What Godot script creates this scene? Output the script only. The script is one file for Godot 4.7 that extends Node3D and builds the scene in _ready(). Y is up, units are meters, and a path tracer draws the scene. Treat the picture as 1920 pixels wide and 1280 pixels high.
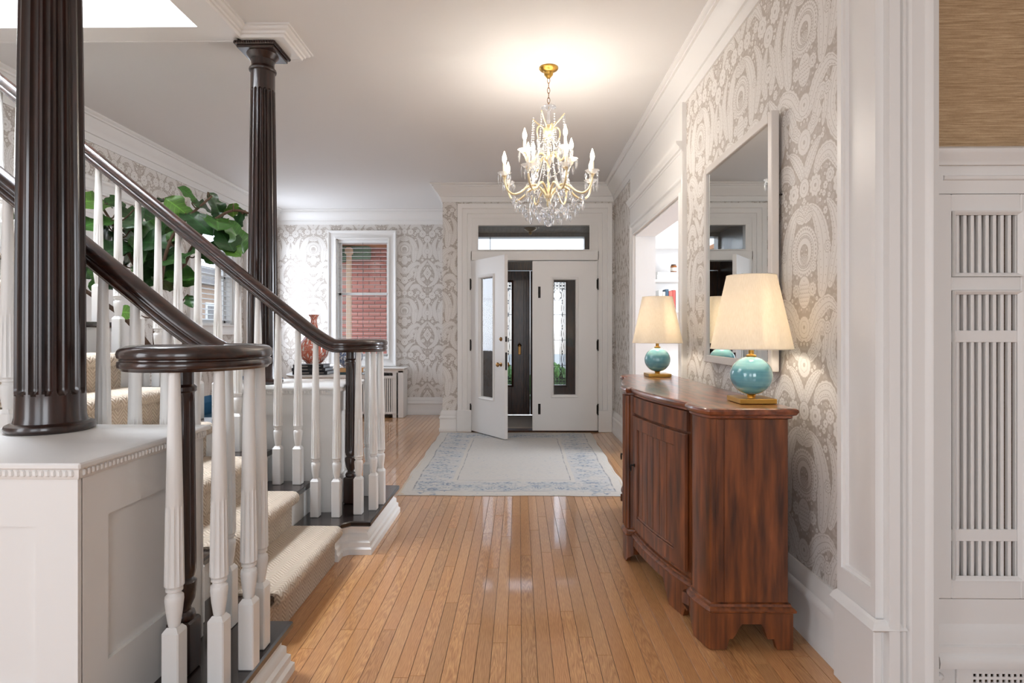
extends Node3D
# An entrance hall: staircase with two dark columns on the left, sideboard with lamps on the right, vestibule doors at the end.
# World: x to the right, y up, the hall runs away from the camera along -z. W(x, y, d) places a point at distance d along the hall.

const CEIL := 3.05
const WR := 1.18      # right wall
const WL := -3.64     # left wall
const DV := 7.13      # wall with the vestibule doors
const DB := 8.60      # back wall of the room on the left
const RISE := 0.183
const RUN := 0.228
const NOSE := -0.96
const RAIL_N := 2.03
const RAIL_F := 3.245
var M := {}
var rng := RandomNumberGenerator.new()

func _ready() -> void:
	# ---------------- camera
	var cam := Camera3D.new()
	cam.name = "camera"
	cam.projection = Camera3D.PROJECTION_FRUSTUM
	cam.near = 0.05
	cam.far = 120.0
	cam.size = 2.0 * cam.near * 640.0 / 1080.0
	cam.frustum_offset = Vector2(0.0, -16.0 / 1080.0 * cam.near)
	cam.position = Vector3(0, 1.22, 0)
	cam.rotation.y = atan(13.0 / 1080.0)
	cam.current = true
	add_child(cam)
	# ---------------- sky and exposure
	var sky_m := ProceduralSkyMaterial.new()
	sky_m.sky_top_color = c8(196, 214, 236)
	sky_m.sky_horizon_color = c8(236, 240, 244)
	sky_m.ground_bottom_color = c8(150, 148, 142)
	sky_m.ground_horizon_color = c8(205, 206, 206)
	sky_m.energy_multiplier = 1.8
	var sky := Sky.new()
	sky.sky_material = sky_m
	var env := Environment.new()
	env.background_mode = Environment.BG_SKY
	env.sky = sky
	env.tonemap_mode = Environment.TONE_MAPPER_LINEAR
	env.tonemap_exposure = 1.6
	env.sdfgi_enabled = true
	env.ssao_enabled = true
	env.ssil_enabled = true
	var we := WorldEnvironment.new()
	we.name = "environment"
	we.environment = env
	add_child(we)
	# ---------------- daylight through the openings out of view
	day("daylight_rear_window", W(-1.75, 1.65, -3.17), Vector3(0, 0, -1), Vector2(1.5, 1.9), 1.2, c8(246, 249, 255))
	day("daylight_rear_window", W(0.55, 1.65, -3.17), Vector3(0, 0, -1), Vector2(1.5, 1.9), 2.8, c8(246, 249, 255))
	day("daylight_side_window", W(WL + 0.03, 1.65, -0.9), Vector3(1, 0, 0), Vector2(1.6, 1.9), 2.4, c8(250, 250, 255))
	day("daylight_skylight", W(-2.75, 5.52, 2.72), Vector3(0, -1, 0), Vector2(1.3, 0.9), 24.0, c8(234, 243, 255))
	day("daylight_study_window", W(4.16, 1.6, 5.4), Vector3(-1, 0, 0), Vector2(1.4, 1.7), 10.0, c8(238, 245, 255))
	day("daylight_corner_window", W(WL + 0.02, 1.75, 8.02), Vector3(1, 0, 0), Vector2(0.62, 1.7), 2.0, c8(232, 241, 255))
	rng.seed = 20240611
	materials()
	room()
	doorway()
	windows()
	outside()
	near_right_wall()
	staircase()
	sideboard()
	table_lamps()
	wall_mirror()
	chandelier()
	rug()
	radiator_and_table()
	fig_tree()
	blue_chair()
	study()

func day(called: String, at: Vector3, towards: Vector3, size: Vector2, energy: float, col: Color) -> void:
	if energy <= 0.0:
		return
	var l := AreaLight3D.new()
	l.name = numbered(called)
	add_child(l)
	l.position = at
	l.basis = Basis.looking_at(towards, Vector3.UP if absf(towards.y) < 0.9 else Vector3.FORWARD)
	l.area_size = size
	l.light_energy = energy
	l.light_color = col
	l.area_range = 30.0
	l.shadow_enabled = true

func bulb(parent: Node, at: Vector3, energy: float, size: float, col: Color) -> void:
	var l := OmniLight3D.new()
	l.name = "bulb_light"
	parent.add_child(l, true)
	l.position = at
	l.light_energy = energy
	l.light_size = size
	l.light_color = col
	l.omni_range = 20.0
	l.omni_attenuation = 2.0
	l.shadow_enabled = true

# ---------------------------------------------------------------- materials
func materials() -> void:
	M.paint = mat(c8(232, 230, 227), 0.38)
	M.ceiling = mat(c8(226, 224, 222), 0.9)
	M.stair_white = mat(c8(236, 235, 232), 0.35)
	M.paper = tri_mat(ImageTexture.create_from_image(wallpaper()), Vector3(1 / 0.685, 1 / 0.92, 1 / 0.685), 0.55)
	M.dark_wood = tri_mat(noise_tex(3, 0.012, [[0.0, c8(20, 9, 7)], [0.45, c8(34, 16, 11)], [0.75, c8(50, 24, 15)], [1.0, c8(68, 34, 20)]], 512, 512), Vector3(5, 0.5, 5), 0.3, {"clearcoat_enabled": true, "clearcoat": 0.7, "clearcoat_roughness": 0.12})
	M.rail_wood = tri_mat(noise_tex(4, 0.012, [[0.0, c8(22, 10, 7)], [0.5, c8(40, 19, 12)], [1.0, c8(70, 35, 20)]], 512, 512), Vector3(1.5, 6, 6), 0.28, {"clearcoat_enabled": true, "clearcoat": 0.8, "clearcoat_roughness": 0.1})
	M.tread = tri_mat(noise_tex(5, 0.01, [[0.0, c8(22, 16, 15)], [1.0, c8(44, 32, 29)]], 256, 256), Vector3(4, 4, 0.7), 0.25, {"clearcoat_enabled": true, "clearcoat": 0.6, "clearcoat_roughness": 0.15})
	M.cherry = tri_mat(noise_tex(6, 0.01, [[0.0, c8(54, 26, 11)], [0.35, c8(90, 46, 19)], [0.6, c8(114, 60, 25)], [0.85, c8(132, 72, 32)], [1.0, c8(150, 88, 42)]], 512, 512, FastNoiseLite.TYPE_SIMPLEX_SMOOTH, 4), Vector3(4, 0.45, 4), 0.45, {"clearcoat_enabled": true, "clearcoat": 0.25, "clearcoat_roughness": 0.25})
	M.cherry_top = tri_mat(noise_tex(7, 0.01, [[0.0, c8(58, 28, 16)], [0.5, c8(118, 60, 33)], [1.0, c8(158, 92, 54)]], 512, 512), Vector3(3.5, 3.5, 0.8), 0.3, {"clearcoat_enabled": true, "clearcoat": 0.8, "clearcoat_roughness": 0.14})
	M.cherry_dark = mat(c8(48, 22, 14), 0.4)
	M.oak = tri_mat(noise_tex(8, 0.014, [[0.0, c8(38, 21, 13)], [0.5, c8(66, 38, 23)], [1.0, c8(92, 55, 33)]], 512, 512), Vector3(5, 0.6, 5), 0.35, {"clearcoat_enabled": true, "clearcoat": 0.3, "clearcoat_roughness": 0.2})
	M.iron = mat(c8(38, 35, 33), 0.45, {"metallic": 0.7})
	M.lead = mat(c8(30, 30, 32), 0.5, {"metallic": 0.5})
	M.brass = mat(c8(206, 164, 84), 0.28, {"metallic": 1.0})
	M.old_brass = mat(c8(150, 112, 66), 0.35, {"metallic": 1.0})
	M.gilt = mat(c8(236, 218, 178), 0.3, {"metallic": 0.7})
	M.glass = mat(Color(0.97, 0.99, 0.98, 0.04), 0.02, {"transparency": BaseMaterial3D.TRANSPARENCY_ALPHA})
	M.crystal = mat(Color(0.97, 0.98, 1.0, 0.1), 0.03, {"refraction_enabled": true, "refraction_scale": 0.055})
	M.frost = mat(Color(0.97, 0.97, 0.97, 0.4), 0.12, {"transparency": BaseMaterial3D.TRANSPARENCY_ALPHA})
	M.mirror = mat(c8(236, 240, 240), 0.01, {"metallic": 1.0})
	M.black = mat(c8(14, 14, 15), 0.8)
	M.blind = mat(c8(240, 240, 239), 0.4, {"backlight_enabled": true, "backlight": c8(120, 120, 120)})
	M.candle = mat(c8(243, 234, 214), 0.5)
	M.bulb_on = mat(c8(255, 240, 214), 0.3, {"emission_enabled": true, "emission": c8(255, 236, 206), "emission_energy_multiplier": 7.0})
	M.shade = mat(c8(244, 240, 232), 0.85, {"backlight_enabled": true, "backlight": c8(240, 234, 222)})
	M.carpet = carpet_mat()
	M.grass = grasscloth()
	M.floor = floor_mat()

func wallpaper() -> Image:
	var cv := Canvas.new(640, 864)
	cv.mirror = true
	var V := func(x: float, y: float) -> Vector2: return Vector2(x, y)
	# ogee leaves about the lozenge (axis x = 0)
	cv.plume([V.call(6, 800), V.call(96, 735), V.call(132, 640), V.call(104, 540), V.call(30, 452), V.call(4, 420)], 23, 15, 2, 1, 2)
	cv.plume([V.call(320, 610), V.call(262, 560), V.call(212, 500), V.call(140, 470), V.call(78, 510)], 27, 13, 2, 1, 2)
	cv.plume([V.call(300, 690), V.call(240, 640), V.call(190, 560), V.call(170, 620), V.call(186, 690)], 24, 11, 2, 1, 2)
	# long plumes beside the fan (axis x = 320)
	cv.plume([V.call(196, 452), V.call(178, 350), V.call(186, 232), V.call(226, 142), V.call(286, 92)], 33, 21, 2, 1, 2)
	cv.plume([V.call(140, 420), V.call(106, 330), V.call(86, 240), V.call(112, 150), V.call(156, 96)], 24, 15, 2, 1, 2)
	cv.plume([V.call(20, 400), V.call(44, 320), V.call(40, 240), V.call(8, 168)], 22, 11, 2, 1, 2)
	cv.plume([V.call(240, 850), V.call(200, 800), V.call(140, 790), V.call(96, 838), V.call(60, 900)], 24, 13, 2, 1, 2)
	cv.plume([V.call(320, 860), V.call(286, 800), V.call(240, 750), V.call(196, 720)], 20, 11, 2, 1, 2)
	# lozenge
	for a in [[64.0, 100.0, 2], [58.0, 93.0, 1], [38.0, 66.0, 2], [33.0, 59.0, 1], [17.0, 34.0, 0], [9.0, 18.0, 1]]:
		cv.fill(PackedVector2Array([V.call(0, 606 - a[1]), V.call(a[0], 606), V.call(0, 606 + a[1]), V.call(-a[0], 606)]), a[2])
	# scalloped fan with an open heart
	for a in [[92.0, 15.0, 2], [86.0, 15.0, 1], [74.0, 0.0, 2], [71.0, 0.0, 1], [50.0, 9.0, 2], [46.0, 9.0, 1], [31.0, 0.0, 0]]:
		cv.petals(V.call(320, 268), a[0], a[1], 17, a[2])
	for i in 17:
		cv.disc(V.call(320, 268) + Vector2.from_angle(TAU * i / 17) * 62, 4.6, 2, 9)
		cv.disc(V.call(320, 268) + Vector2.from_angle(TAU * (i + 0.5) / 17) * 88, 5.0, 2, 9)
	for i in 5:
		cv.plume([V.call(320, 318), V.call(320, 318) + Vector2.from_angle(-PI / 2 + (i - 2) * 0.36) * 22, V.call(320, 318) + Vector2.from_angle(-PI / 2 + (i - 2) * 0.36) * 46], 7, 1, 2, 1, 2)
	# pine cone below the fan
	for a in [[50.0, 66.0, 2], [46.0, 62.0, 1]]:
		var e := PackedVector2Array()
		for i in 36:
			e.append(V.call(320 + cos(TAU * i / 36) * a[0], 424 + sin(TAU * i / 36) * a[1]))
		cv.fill(e, a[2])
	for r in 7:
		for k in range(-3, 4):
			var o: Vector2 = V.call(320 + (k + 0.5 * (r % 2)) * 15, 374 + r * 16)
			if Vector2((o.x - 320) / 42, (o.y - 424) / 58).length() < 0.92:
				var arc := PackedVector2Array()
				for i in 6:
					arc.append(o + Vector2.from_angle(PI * i / 5) * 8.0)
				cv.line(arc, 2.2, 2)
	# palmette above the fan, flowers in the gaps
	for i in 7:
		var dir := Vector2.from_angle(-PI / 2 + (i - 3) * 0.42)
		cv.plume([V.call(320, 150), V.call(320, 150) + dir * 40, V.call(320, 150) + dir * 76], 13, 3, 2, 1, 2)
	for f in [[66, 56, 46], [236, 28, 40], [150, 270, 20], [0, 300, 34], [0, 130, 44], [250, 640, 20], [60, 690, 26], [320, 560, 40], [320, 706, 46], [134, 880, 26], [256, 416, 26], [70, 420, 20], [320, 20, 34], [150, 560, 22], [250, 330, 20]]:
		var o: Vector2 = V.call(f[0], f[1])
		cv.petals(o, f[2] * 0.86 + 3, f[2] * 0.2, 9, 2)
		cv.petals(o, f[2] * 0.86, f[2] * 0.2, 9, 1)
		cv.petals(o, f[2] * 0.5 + 2, f[2] * 0.1, 7, 2, 0.3)
		cv.petals(o, f[2] * 0.5, f[2] * 0.1, 7, 1, 0.3)
		cv.disc(o, f[2] * 0.2, 2)
	# small leaves wherever the ground is still open
	var r := RandomNumberGenerator.new()
	r.seed = 5
	for i in 5200:
		var o := Vector2(r.randf() * 330.0, r.randf() * 864.0)
		var s := r.randf_range(9, 19) if i < 1600 else r.randf_range(4.5, 9)
		var free := true
		for k in 9:
			var q := o + (Vector2.from_angle(TAU * k / 8) * s * 0.9 if k < 8 else Vector2.ZERO)
			if cv.px[posmod(int(q.y), 864) * 640 + posmod(int(q.x), 640)] != 0:
				free = false
				break
		if free:
			var d := Vector2.from_angle(r.randf() * TAU)
			if i % 3 == 0:
				cv.petals(o, s * 0.75, s * 0.25, 7, 1)
				cv.disc(o, s * 0.26, 2, 8)
			else:
				cv.plume([o - d * s, o + d.orthogonal() * s * 0.25, o + d * s], s * 0.45, 3, 2, 1, 2)
	return cv.picture([c8(182, 172, 162), c8(228, 224, 219), c8(192, 184, 176)])

func carpet_mat() -> StandardMaterial3D:
	var n := 256
	var im := Image.create(n, n, false, Image.FORMAT_RGB8)
	var hi := Image.create(n, n, false, Image.FORMAT_L8)
	var r := RandomNumberGenerator.new()
	r.seed = 9
	for y in n:
		for x in n:
			var zig := absf(fposmod(x / 64.0, 1.0) - 0.5) * 2.0
			var ph := fposmod((y + zig * 32.0) / 16.0, 1.0)
			var rib := 0.5 + 0.5 * sin(ph * TAU)
			var k := 0.55 + 0.45 * rib + r.randf_range(-0.12, 0.12)
			var col := c8(222, 209, 191).lerp(c8(140, 117, 94), 1.0 - clampf(k, 0, 1) * 0.9)
			im.set_pixel(x, y, col)
			hi.set_pixel(x, y, Color(rib, rib, rib))
	return tri_mat(ImageTexture.create_from_image(im), Vector3(3.4, 3.4, 3.4), 0.95, {"heightmap_enabled": true, "heightmap_texture": ImageTexture.create_from_image(hi), "heightmap_scale": 0.25, "rim_enabled": true, "rim": 0.3})

func grasscloth() -> StandardMaterial3D:
	var f := FastNoiseLite.new()
	f.seed = 12
	f.frequency = 0.05
	var im := Image.create(256, 512, false, Image.FORMAT_RGB8)
	var r := RandomNumberGenerator.new()
	r.seed = 4
	for y in 512:
		var base := r.randf_range(-0.5, 0.5)
		for x in 256:
			var k := clampf(0.5 + base * 0.45 + f.get_noise_2d(x * 0.35, y * 9.0) * 0.8 + r.randf_range(-0.1, 0.1), 0, 1)
			im.set_pixel(x, y, c8(150, 120, 86).lerp(c8(206, 178, 142), k))
	return tri_mat(ImageTexture.create_from_image(im), Vector3(1.6, 1.6, 1.6), 0.8)

func floor_mat() -> StandardMaterial3D:
	# eight strips of oak side by side, each as wide as a board and two metres long
	var w := 512
	var h := 2048
	var f := FastNoiseLite.new()
	f.seed = 31
	f.frequency = 0.02
	var g := FastNoiseLite.new()
	g.seed = 32
	g.frequency = 0.3
	g.fractal_type = FastNoiseLite.FRACTAL_NONE
	var by := PackedByteArray()
	by.resize(w * h * 3)
	var lo := c8(160, 106, 64)
	var hi := c8(218, 168, 116)
	for s in 8:
		var arch := s % 3 == 0          # flat-sawn strips show arches
		var mid := 0.3 + 0.5 * float((s * 37) % 10) / 10.0
		for y in h:
			for x in 64:
				var u := (x - mid * 64.0) / 64.0
				var bend := f.get_noise_2d(x * 0.6 + s * 100, y * 0.06) * 1.0
				var k: float
				if arch:
					k = sin((y * 0.0036 + u * u * 5.0 * (1.0 + bend) + bend * 1.4) * TAU * 2.2)
					k = k * absf(k)
				else:
					k = sin((u * 9.0 + bend * 2.2) * TAU) * 0.55
				var pore := g.get_noise_2d(x * 1.1 + s * 70, y * 0.05)
				var a := clampf(0.62 + 0.26 * k + 0.24 * pore, 0, 1)
				var q := ((y * w) + s * 64 + x) * 3
				by[q] = int(lerpf(lo.r8, hi.r8, a)); by[q + 1] = int(lerpf(lo.g8, hi.g8, a)); by[q + 2] = int(lerpf(lo.b8, hi.b8, a))
	var im := Image.create_from_data(w, h, false, Image.FORMAT_RGB8, by)
	return mat(Color.WHITE, 0.3, {"albedo_texture": ImageTexture.create_from_image(im), "vertex_color_use_as_albedo": true, "clearcoat_enabled": true, "clearcoat": 1.0, "clearcoat_roughness": 0.07})
# ---------------------------------------------------------------- the room
const CROWN := [[0, -0.21], [0.012, -0.21], [0.014, -0.185], [0.022, -0.172], [0.022, -0.15], [0.034, -0.146], [0.04, -0.13], [0.058, -0.105], [0.082, -0.075], [0.096, -0.05], [0.1, -0.04], [0.116, -0.038], [0.116, -0.024], [0.13, -0.018], [0.14, -0.01], [0.14, 0.0], [0, 0]]
const BASE := [[0, 0], [0.04, 0], [0.04, 0.045], [0.032, 0.056], [0.032, 0.16], [0.038, 0.164], [0.04, 0.178], [0.034, 0.192], [0.026, 0.198], [0.026, 0.224], [0.02, 0.234], [0.016, 0.25], [0.008, 0.26], [0, 0.26]]
const CASE := [[0, 0], [0, 0.028], [0.012, 0.032], [0.02, 0.026], [0.028, 0.02], [0.085, 0.02], [0.092, 0.026], [0.1, 0.036], [0.118, 0.04], [0.125, 0.034], [0.125, 0]]

func wall_box(mb: MB, x0: float, x1: float, y0: float, y1: float, d0: float, d1: float) -> void:
	bx(mb, x0, x1, y0, y1, d0, d1)

func room() -> void:
	floor_boards()
	var mb := MB.new()
	# ceiling with the stairwell left open
	for r in [[WL - 0.2, WR + 0.2, -3.4, 2.13], [WL - 0.2, WR + 0.2, 3.31, DB + 0.2], [-1.86, WR + 0.2, 2.13, 3.31], [WR + 0.2, 4.4, -3.4, 7.6]]:
		wall_box(mb, r[0], r[1], CEIL, CEIL + 0.2, r[2], r[3])
	struct("ceiling", mb, M.ceiling, "plain off-white plaster ceiling over the hall", "ceiling")
	mb = MB.new()
	# shaft of the stairwell
	wall_box(mb, WL - 0.2, -1.66, CEIL + 0.2, 5.8, 3.31, 3.51)
	wall_box(mb, WL - 0.2, -1.66, CEIL + 0.2, 5.8, 1.93, 2.13)
	wall_box(mb, -1.86, -1.66, CEIL + 0.2, 5.8, 2.13, 3.31)
	wall_box(mb, WL - 0.2, WL, CEIL, 5.8, 2.13, 3.31)
	for r in [[WL, -3.4, 2.13, 3.31], [-2.1, -1.86, 2.13, 3.31], [-3.4, -2.1, 2.13, 2.27], [-3.4, -2.1, 3.17, 3.31]]:
		wall_box(mb, r[0], r[1], 5.6, 5.8, r[2], r[3])
	struct("wall_stairwell", mb, M.ceiling, "bright white stairwell walls rising through the ceiling opening", "wall")
	var sk := struct_node("window_10", "glazed skylight at the top of the stairwell", "window", W(-2.75, 5.6, 2.72))
	mb = MB.new()
	mb.poly([W(-3.4, 5.7, 2.27), W(-2.1, 5.7, 2.27), W(-2.1, 5.7, 3.17), W(-3.4, 5.7, 3.17)], Vector3.DOWN)
	part(sk, "pane", mb, M.glass)
	mb = MB.new()
	for r in [[-3.4, -3.36, 2.27, 3.17], [-2.14, -2.1, 2.27, 3.17], [-3.36, -2.14, 2.27, 2.31], [-3.36, -2.14, 3.13, 3.17]]:
		bx(mb, r[0], r[1], 5.62, 5.78, r[2], r[3])
	part(sk, "frame", mb, M.paint)
	# walls
	mb = MB.new()
	wall_box(mb, WR, WR + 0.17, 0, CEIL, 2.04, 4.19)
	wall_box(mb, WR, WR + 0.17, 0, CEIL, 5.84, DV + 0.12)
	wall_box(mb, WR, WR + 0.17, 2.26, CEIL, 4.19, 5.84)
	struct("wall_right", mb, M.paper, "right hall wall in taupe and cream damask wallpaper", "wall")
	mb = MB.new()
	wall_box(mb, -0.946, -0.6, 0, CEIL, DV, DV + 0.14)
	wall_box(mb, 0.99, WR, 0, CEIL, DV, DV + 0.14)
	wall_box(mb, -0.6, 0.99, 2.6, CEIL, DV, DV + 0.14)
	wall_box(mb, -0.946, -0.8, 0, CEIL, DV + 0.14, DB)
	struct("wall_vestibule", mb, M.paper, "damask papered wall around the white double doors", "wall")
	mb = MB.new()
	wall_box(mb, WL - 0.2, -2.732, 0, CEIL, DB, DB + 0.2)
	wall_box(mb, -1.955, -0.8, 0, CEIL, DB, DB + 0.2)
	wall_box(mb, -2.732, -1.955, 0, 0.845, DB, DB + 0.2)
	wall_box(mb, -2.732, -1.955, 2.626, CEIL, DB, DB + 0.2)
	struct("wall_back", mb, M.paper, "grey damask papered wall behind the round table", "wall")
	mb = MB.new()
	wall_box(mb, WL - 0.2, WL, 0, CEIL, 7.28, 7.7)
	wall_box(mb, WL - 0.2, WL, 0, CEIL, 8.34, DB)
	wall_box(mb, WL - 0.2, WL, 0, 0.88, 7.7, 8.34)
	wall_box(mb, WL - 0.2, WL, 2.6, CEIL, 7.7, 8.34)
	wall_box(mb, WL - 0.2, WL, 0, CEIL, 5.38, 6.4)
	wall_box(mb, WL - 0.2, WL, 0, 1.32, 6.4, 7.28)
	wall_box(mb, WL - 0.2, WL, 2.6, CEIL, 6.4, 7.28)
	wall_box(mb, WL - 0.2, WL, 2.42, CEIL, 4.5, 5.38)
	wall_box(mb, WL - 0.2, WL, 0, CEIL, -0.1, 4.5)
	wall_box(mb, WL - 0.2, WL, 0, 0.7, -1.7, -0.1)
	wall_box(mb, WL - 0.2, WL, 2.6, CEIL, -1.7, -0.1)
	wall_box(mb, WL - 0.2, WL, 0, CEIL, -3.4, -1.7)
	struct("wall_left", mb, M.paper, "left wall in damask wallpaper beyond the staircase", "wall")
	mb = MB.new()
	for r in [[WL - 0.2, -2.5, 0, CEIL], [-1.0, -0.2, 0, CEIL], [1.3, 4.4, 0, CEIL], [-2.5, -1.0, 0, 0.7], [-2.5, -1.0, 2.6, CEIL], [-0.2, 1.3, 0, 0.7], [-0.2, 1.3, 2.6, CEIL]]:
		wall_box(mb, r[0], r[1], r[2], r[3], -3.4, -3.2)
	wall_box(mb, 4.2, 4.4, 0, CEIL, -3.2, 1.9)
	struct("wall_rear", mb, M.paint, "painted walls of the room behind the viewer", "wall")
	# crowns
	mb = MB.new()
	mb.sweep(prof(CROWN), path3([[-0.946, CEIL, DB], [-0.946, CEIL, DV], [WR, CEIL, DV], [WR, CEIL, 2.04]]), Vector3.UP)
	struct("trim_1", mb, M.paint, "white stepped crown moulding along the hall ceiling", "crown moulding")
	mb = MB.new()
	mb.sweep(prof(CROWN), path3([[WL, CEIL, 3.6], [WL, CEIL, DB], [-0.946, CEIL, DB]]), Vector3.UP)
	struct("trim_2", mb, M.paint, "white crown moulding over the left and back walls", "crown moulding")
	# baseboards
	mb = MB.new()
	mb.sweep(prof(BASE), path3([[WR, 0, 4.06], [WR, 0, 2.05]]), Vector3.UP)
	struct("baseboard_right", mb, M.paint, "tall white moulded baseboard behind the sideboard", "baseboard")
	mb = MB.new()
	mb.sweep(prof(BASE), path3([[1.09, 0, DV], [WR, 0, DV], [WR, 0, 5.98]]), Vector3.UP)
	struct("baseboard_corner", mb, M.paint, "short white baseboard in the corner right of the doors", "baseboard")
	mb = MB.new()
	mb.sweep(prof(BASE), path3([[WL, 0, 5.5], [WL, 0, DB], [-0.946, 0, DB], [-0.946, 0, DV], [-0.765, 0, DV]]), Vector3.UP)
	struct("baseboard_back", mb, M.paint, "white baseboard along the back wall and around the corner", "baseboard")
	# cased opening to the study
	var t3 := struct_node("trim_3", "white cased opening with panelled frieze on the right wall", "casing", W(WR, 0, 5.0))
	mb = MB.new()
	bx(mb, WR - 0.004, WR + 0.2, 0, 2.2, 5.83, 5.9)
	bx(mb, WR - 0.004, WR + 0.2, 0, 2.2, 4.13, 4.2)
	bx(mb, WR - 0.004, WR + 0.2, 2.195, 2.25, 4.13, 5.9)
	part(t3, "jamb", mb, M.paint)
	mb = MB.new()
	var nrm := Vector3(-1, 0, 0)
	mb.sweep(prof(CASE), PackedVector3Array([W(WR, 0, 4.18), W(WR, 2.21, 4.18), W(WR, 2.21, 5.85), W(WR, 0, 5.85)]), nrm)
	part(t3, "architrave", mb, M.paint)
	mb = MB.new()
	bx(mb, WR - 0.03, WR, 2.33, 2.845, 4.07, 5.97)
	part(t3, "frieze_board", mb, M.paint)
	mb = MB.new()
	var cap := prof([[0, 0], [0.034, 0], [0.038, 0.012], [0.05, 0.018], [0.054, 0.035], [0.066, 0.045], [0.074, 0.06], [0.074, 0.072], [0, 0.072]])
	mb.sweep(cap, path3([[WR - 0.0, 2.5, 5.97], [WR, 2.5, 4.07]]), Vector3.UP)
	part(t3, "cap_moulding", mb, M.paint)
	# header of the stairwell
	var t4 := struct_node("trim_4", "shallow white beam around the stairwell resting on the dark columns", "beam", W(-1.76, 2.99, 2.72))
	mb = MB.new()
	bx(mb, -1.86, -1.68, 2.99, CEIL, 1.9, 3.47)
	bx(mb, WL, -1.86, 2.99, CEIL, 3.31, 3.47)
	bx(mb, WL, -1.86, 2.99, CEIL, 1.97, 2.13)
	for d in [1.86, 3.58]:
		bx(mb, -1.70, -1.42, 2.99, CEIL, d - 0.14, d + 0.14)
	part(t4, "beam", mb, M.paint)
	mb = MB.new()
	var lipm := prof([[0, -0.062], [0.012, -0.062], [0.016, -0.046], [0.026, -0.042], [0.03, -0.03], [0.046, -0.024], [0.052, -0.012], [0.064, -0.01], [0.064, 0], [0, 0]])
	mb.sweep(lipm, path3([[-1.42, CEIL, 1.72], [-1.42, CEIL, 2.0], [-1.68, CEIL, 2.0], [-1.68, CEIL, 3.44], [-1.42, CEIL, 3.44], [-1.42, CEIL, 3.72], [-1.70, CEIL, 3.72], [-1.70, CEIL, 3.47], [WL, CEIL, 3.47]]), Vector3.UP)
	part(t4, "beam_moulding", mb, M.paint)
	# door on the left wall behind the fig tree
	var d5 := struct_node("door_5", "white panelled door in the left wall behind the fig tree", "door", W(WL, 0, 4.95))
	mb = MB.new()
	bx(mb, WL - 0.06, WL - 0.02, 0.01, 2.42, 4.5, 5.38)
	for r in [[0.2, 1.0], [1.15, 2.25]]:
		for q in [[4.6, 4.9], [4.98, 5.28]]:
			bx(mb, WL - 0.03, WL - 0.012, r[0], r[1], q[0], q[1], 0.008)
	part(d5, "door_leaf", mb, M.paint)
	mb = MB.new()
	mb.sweep(prof(CASE), PackedVector3Array([W(WL, 0, 5.38), W(WL, 2.42, 5.38), W(WL, 2.42, 4.5), W(WL, 0, 4.5)]), Vector3(1, 0, 0))
	part(d5, "casing", mb, M.paint)

func floor_boards() -> void:
	var mb := MB.new()
	bx(mb, WL - 0.2, 4.4, -0.2, -0.013, -3.4, DB + 0.2)
	var fl := struct_node("floor", "honey oak strip floor with fine dark joints", "floor")
	part(fl, "subfloor", mb, M.cherry_dark)
	var rest := MB.new()
	var made := 0
	var bw := 0.0572
	var boards := []
	for k in range(-64, 74):
		var x := k * bw + 0.01
		if x < WL - 0.1 or x > 4.3:
			continue
		var d := -3.3 - rng.randf() * 1.2
		while d < DB + 0.1:
			var ln := rng.randf_range(0.55, 1.7)
			var e := minf(d + ln, DB + 0.1)
			var hidden := (x < -1.1 and d > 1.5 and e < 3.85)
			if not hidden and not (x > WR + 0.1 and d > 2.1 and e > 2.1 and x > 3.5):
				boards.append([x, d, e])
			d = e
	var order := []
	for b in boards:
		var seen: bool = b[0] > -1.05 and b[0] < WR and b[2] > 1.95 and b[1] < 7.05
		var far_left: bool = b[0] <= -1.05 and b[0] > -2.3 and b[2] > 4.6
		order.append([(1000.0 - maxf(b[1], 1.9) * 10.0) if seen else (200.0 - b[1] * 10.0 if far_left else 0.0), b])
	order.sort_custom(func(p, q): return p[0] > q[0])
	for o in order:
		var b: Array = o[1]
		var mine: bool = made < 290 and o[0] > 0.0
		var bm := MB.new() if mine else rest
		one_board(bm, b[0], b[1], b[2], bw)
		if mine:
			part(fl, "floor_board", bm, M.floor)
			made += 1
	var o2 := part(fl, "distant_floor_boards", rest, M.floor)
	o2.set_meta("kind", "stuff")

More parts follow.
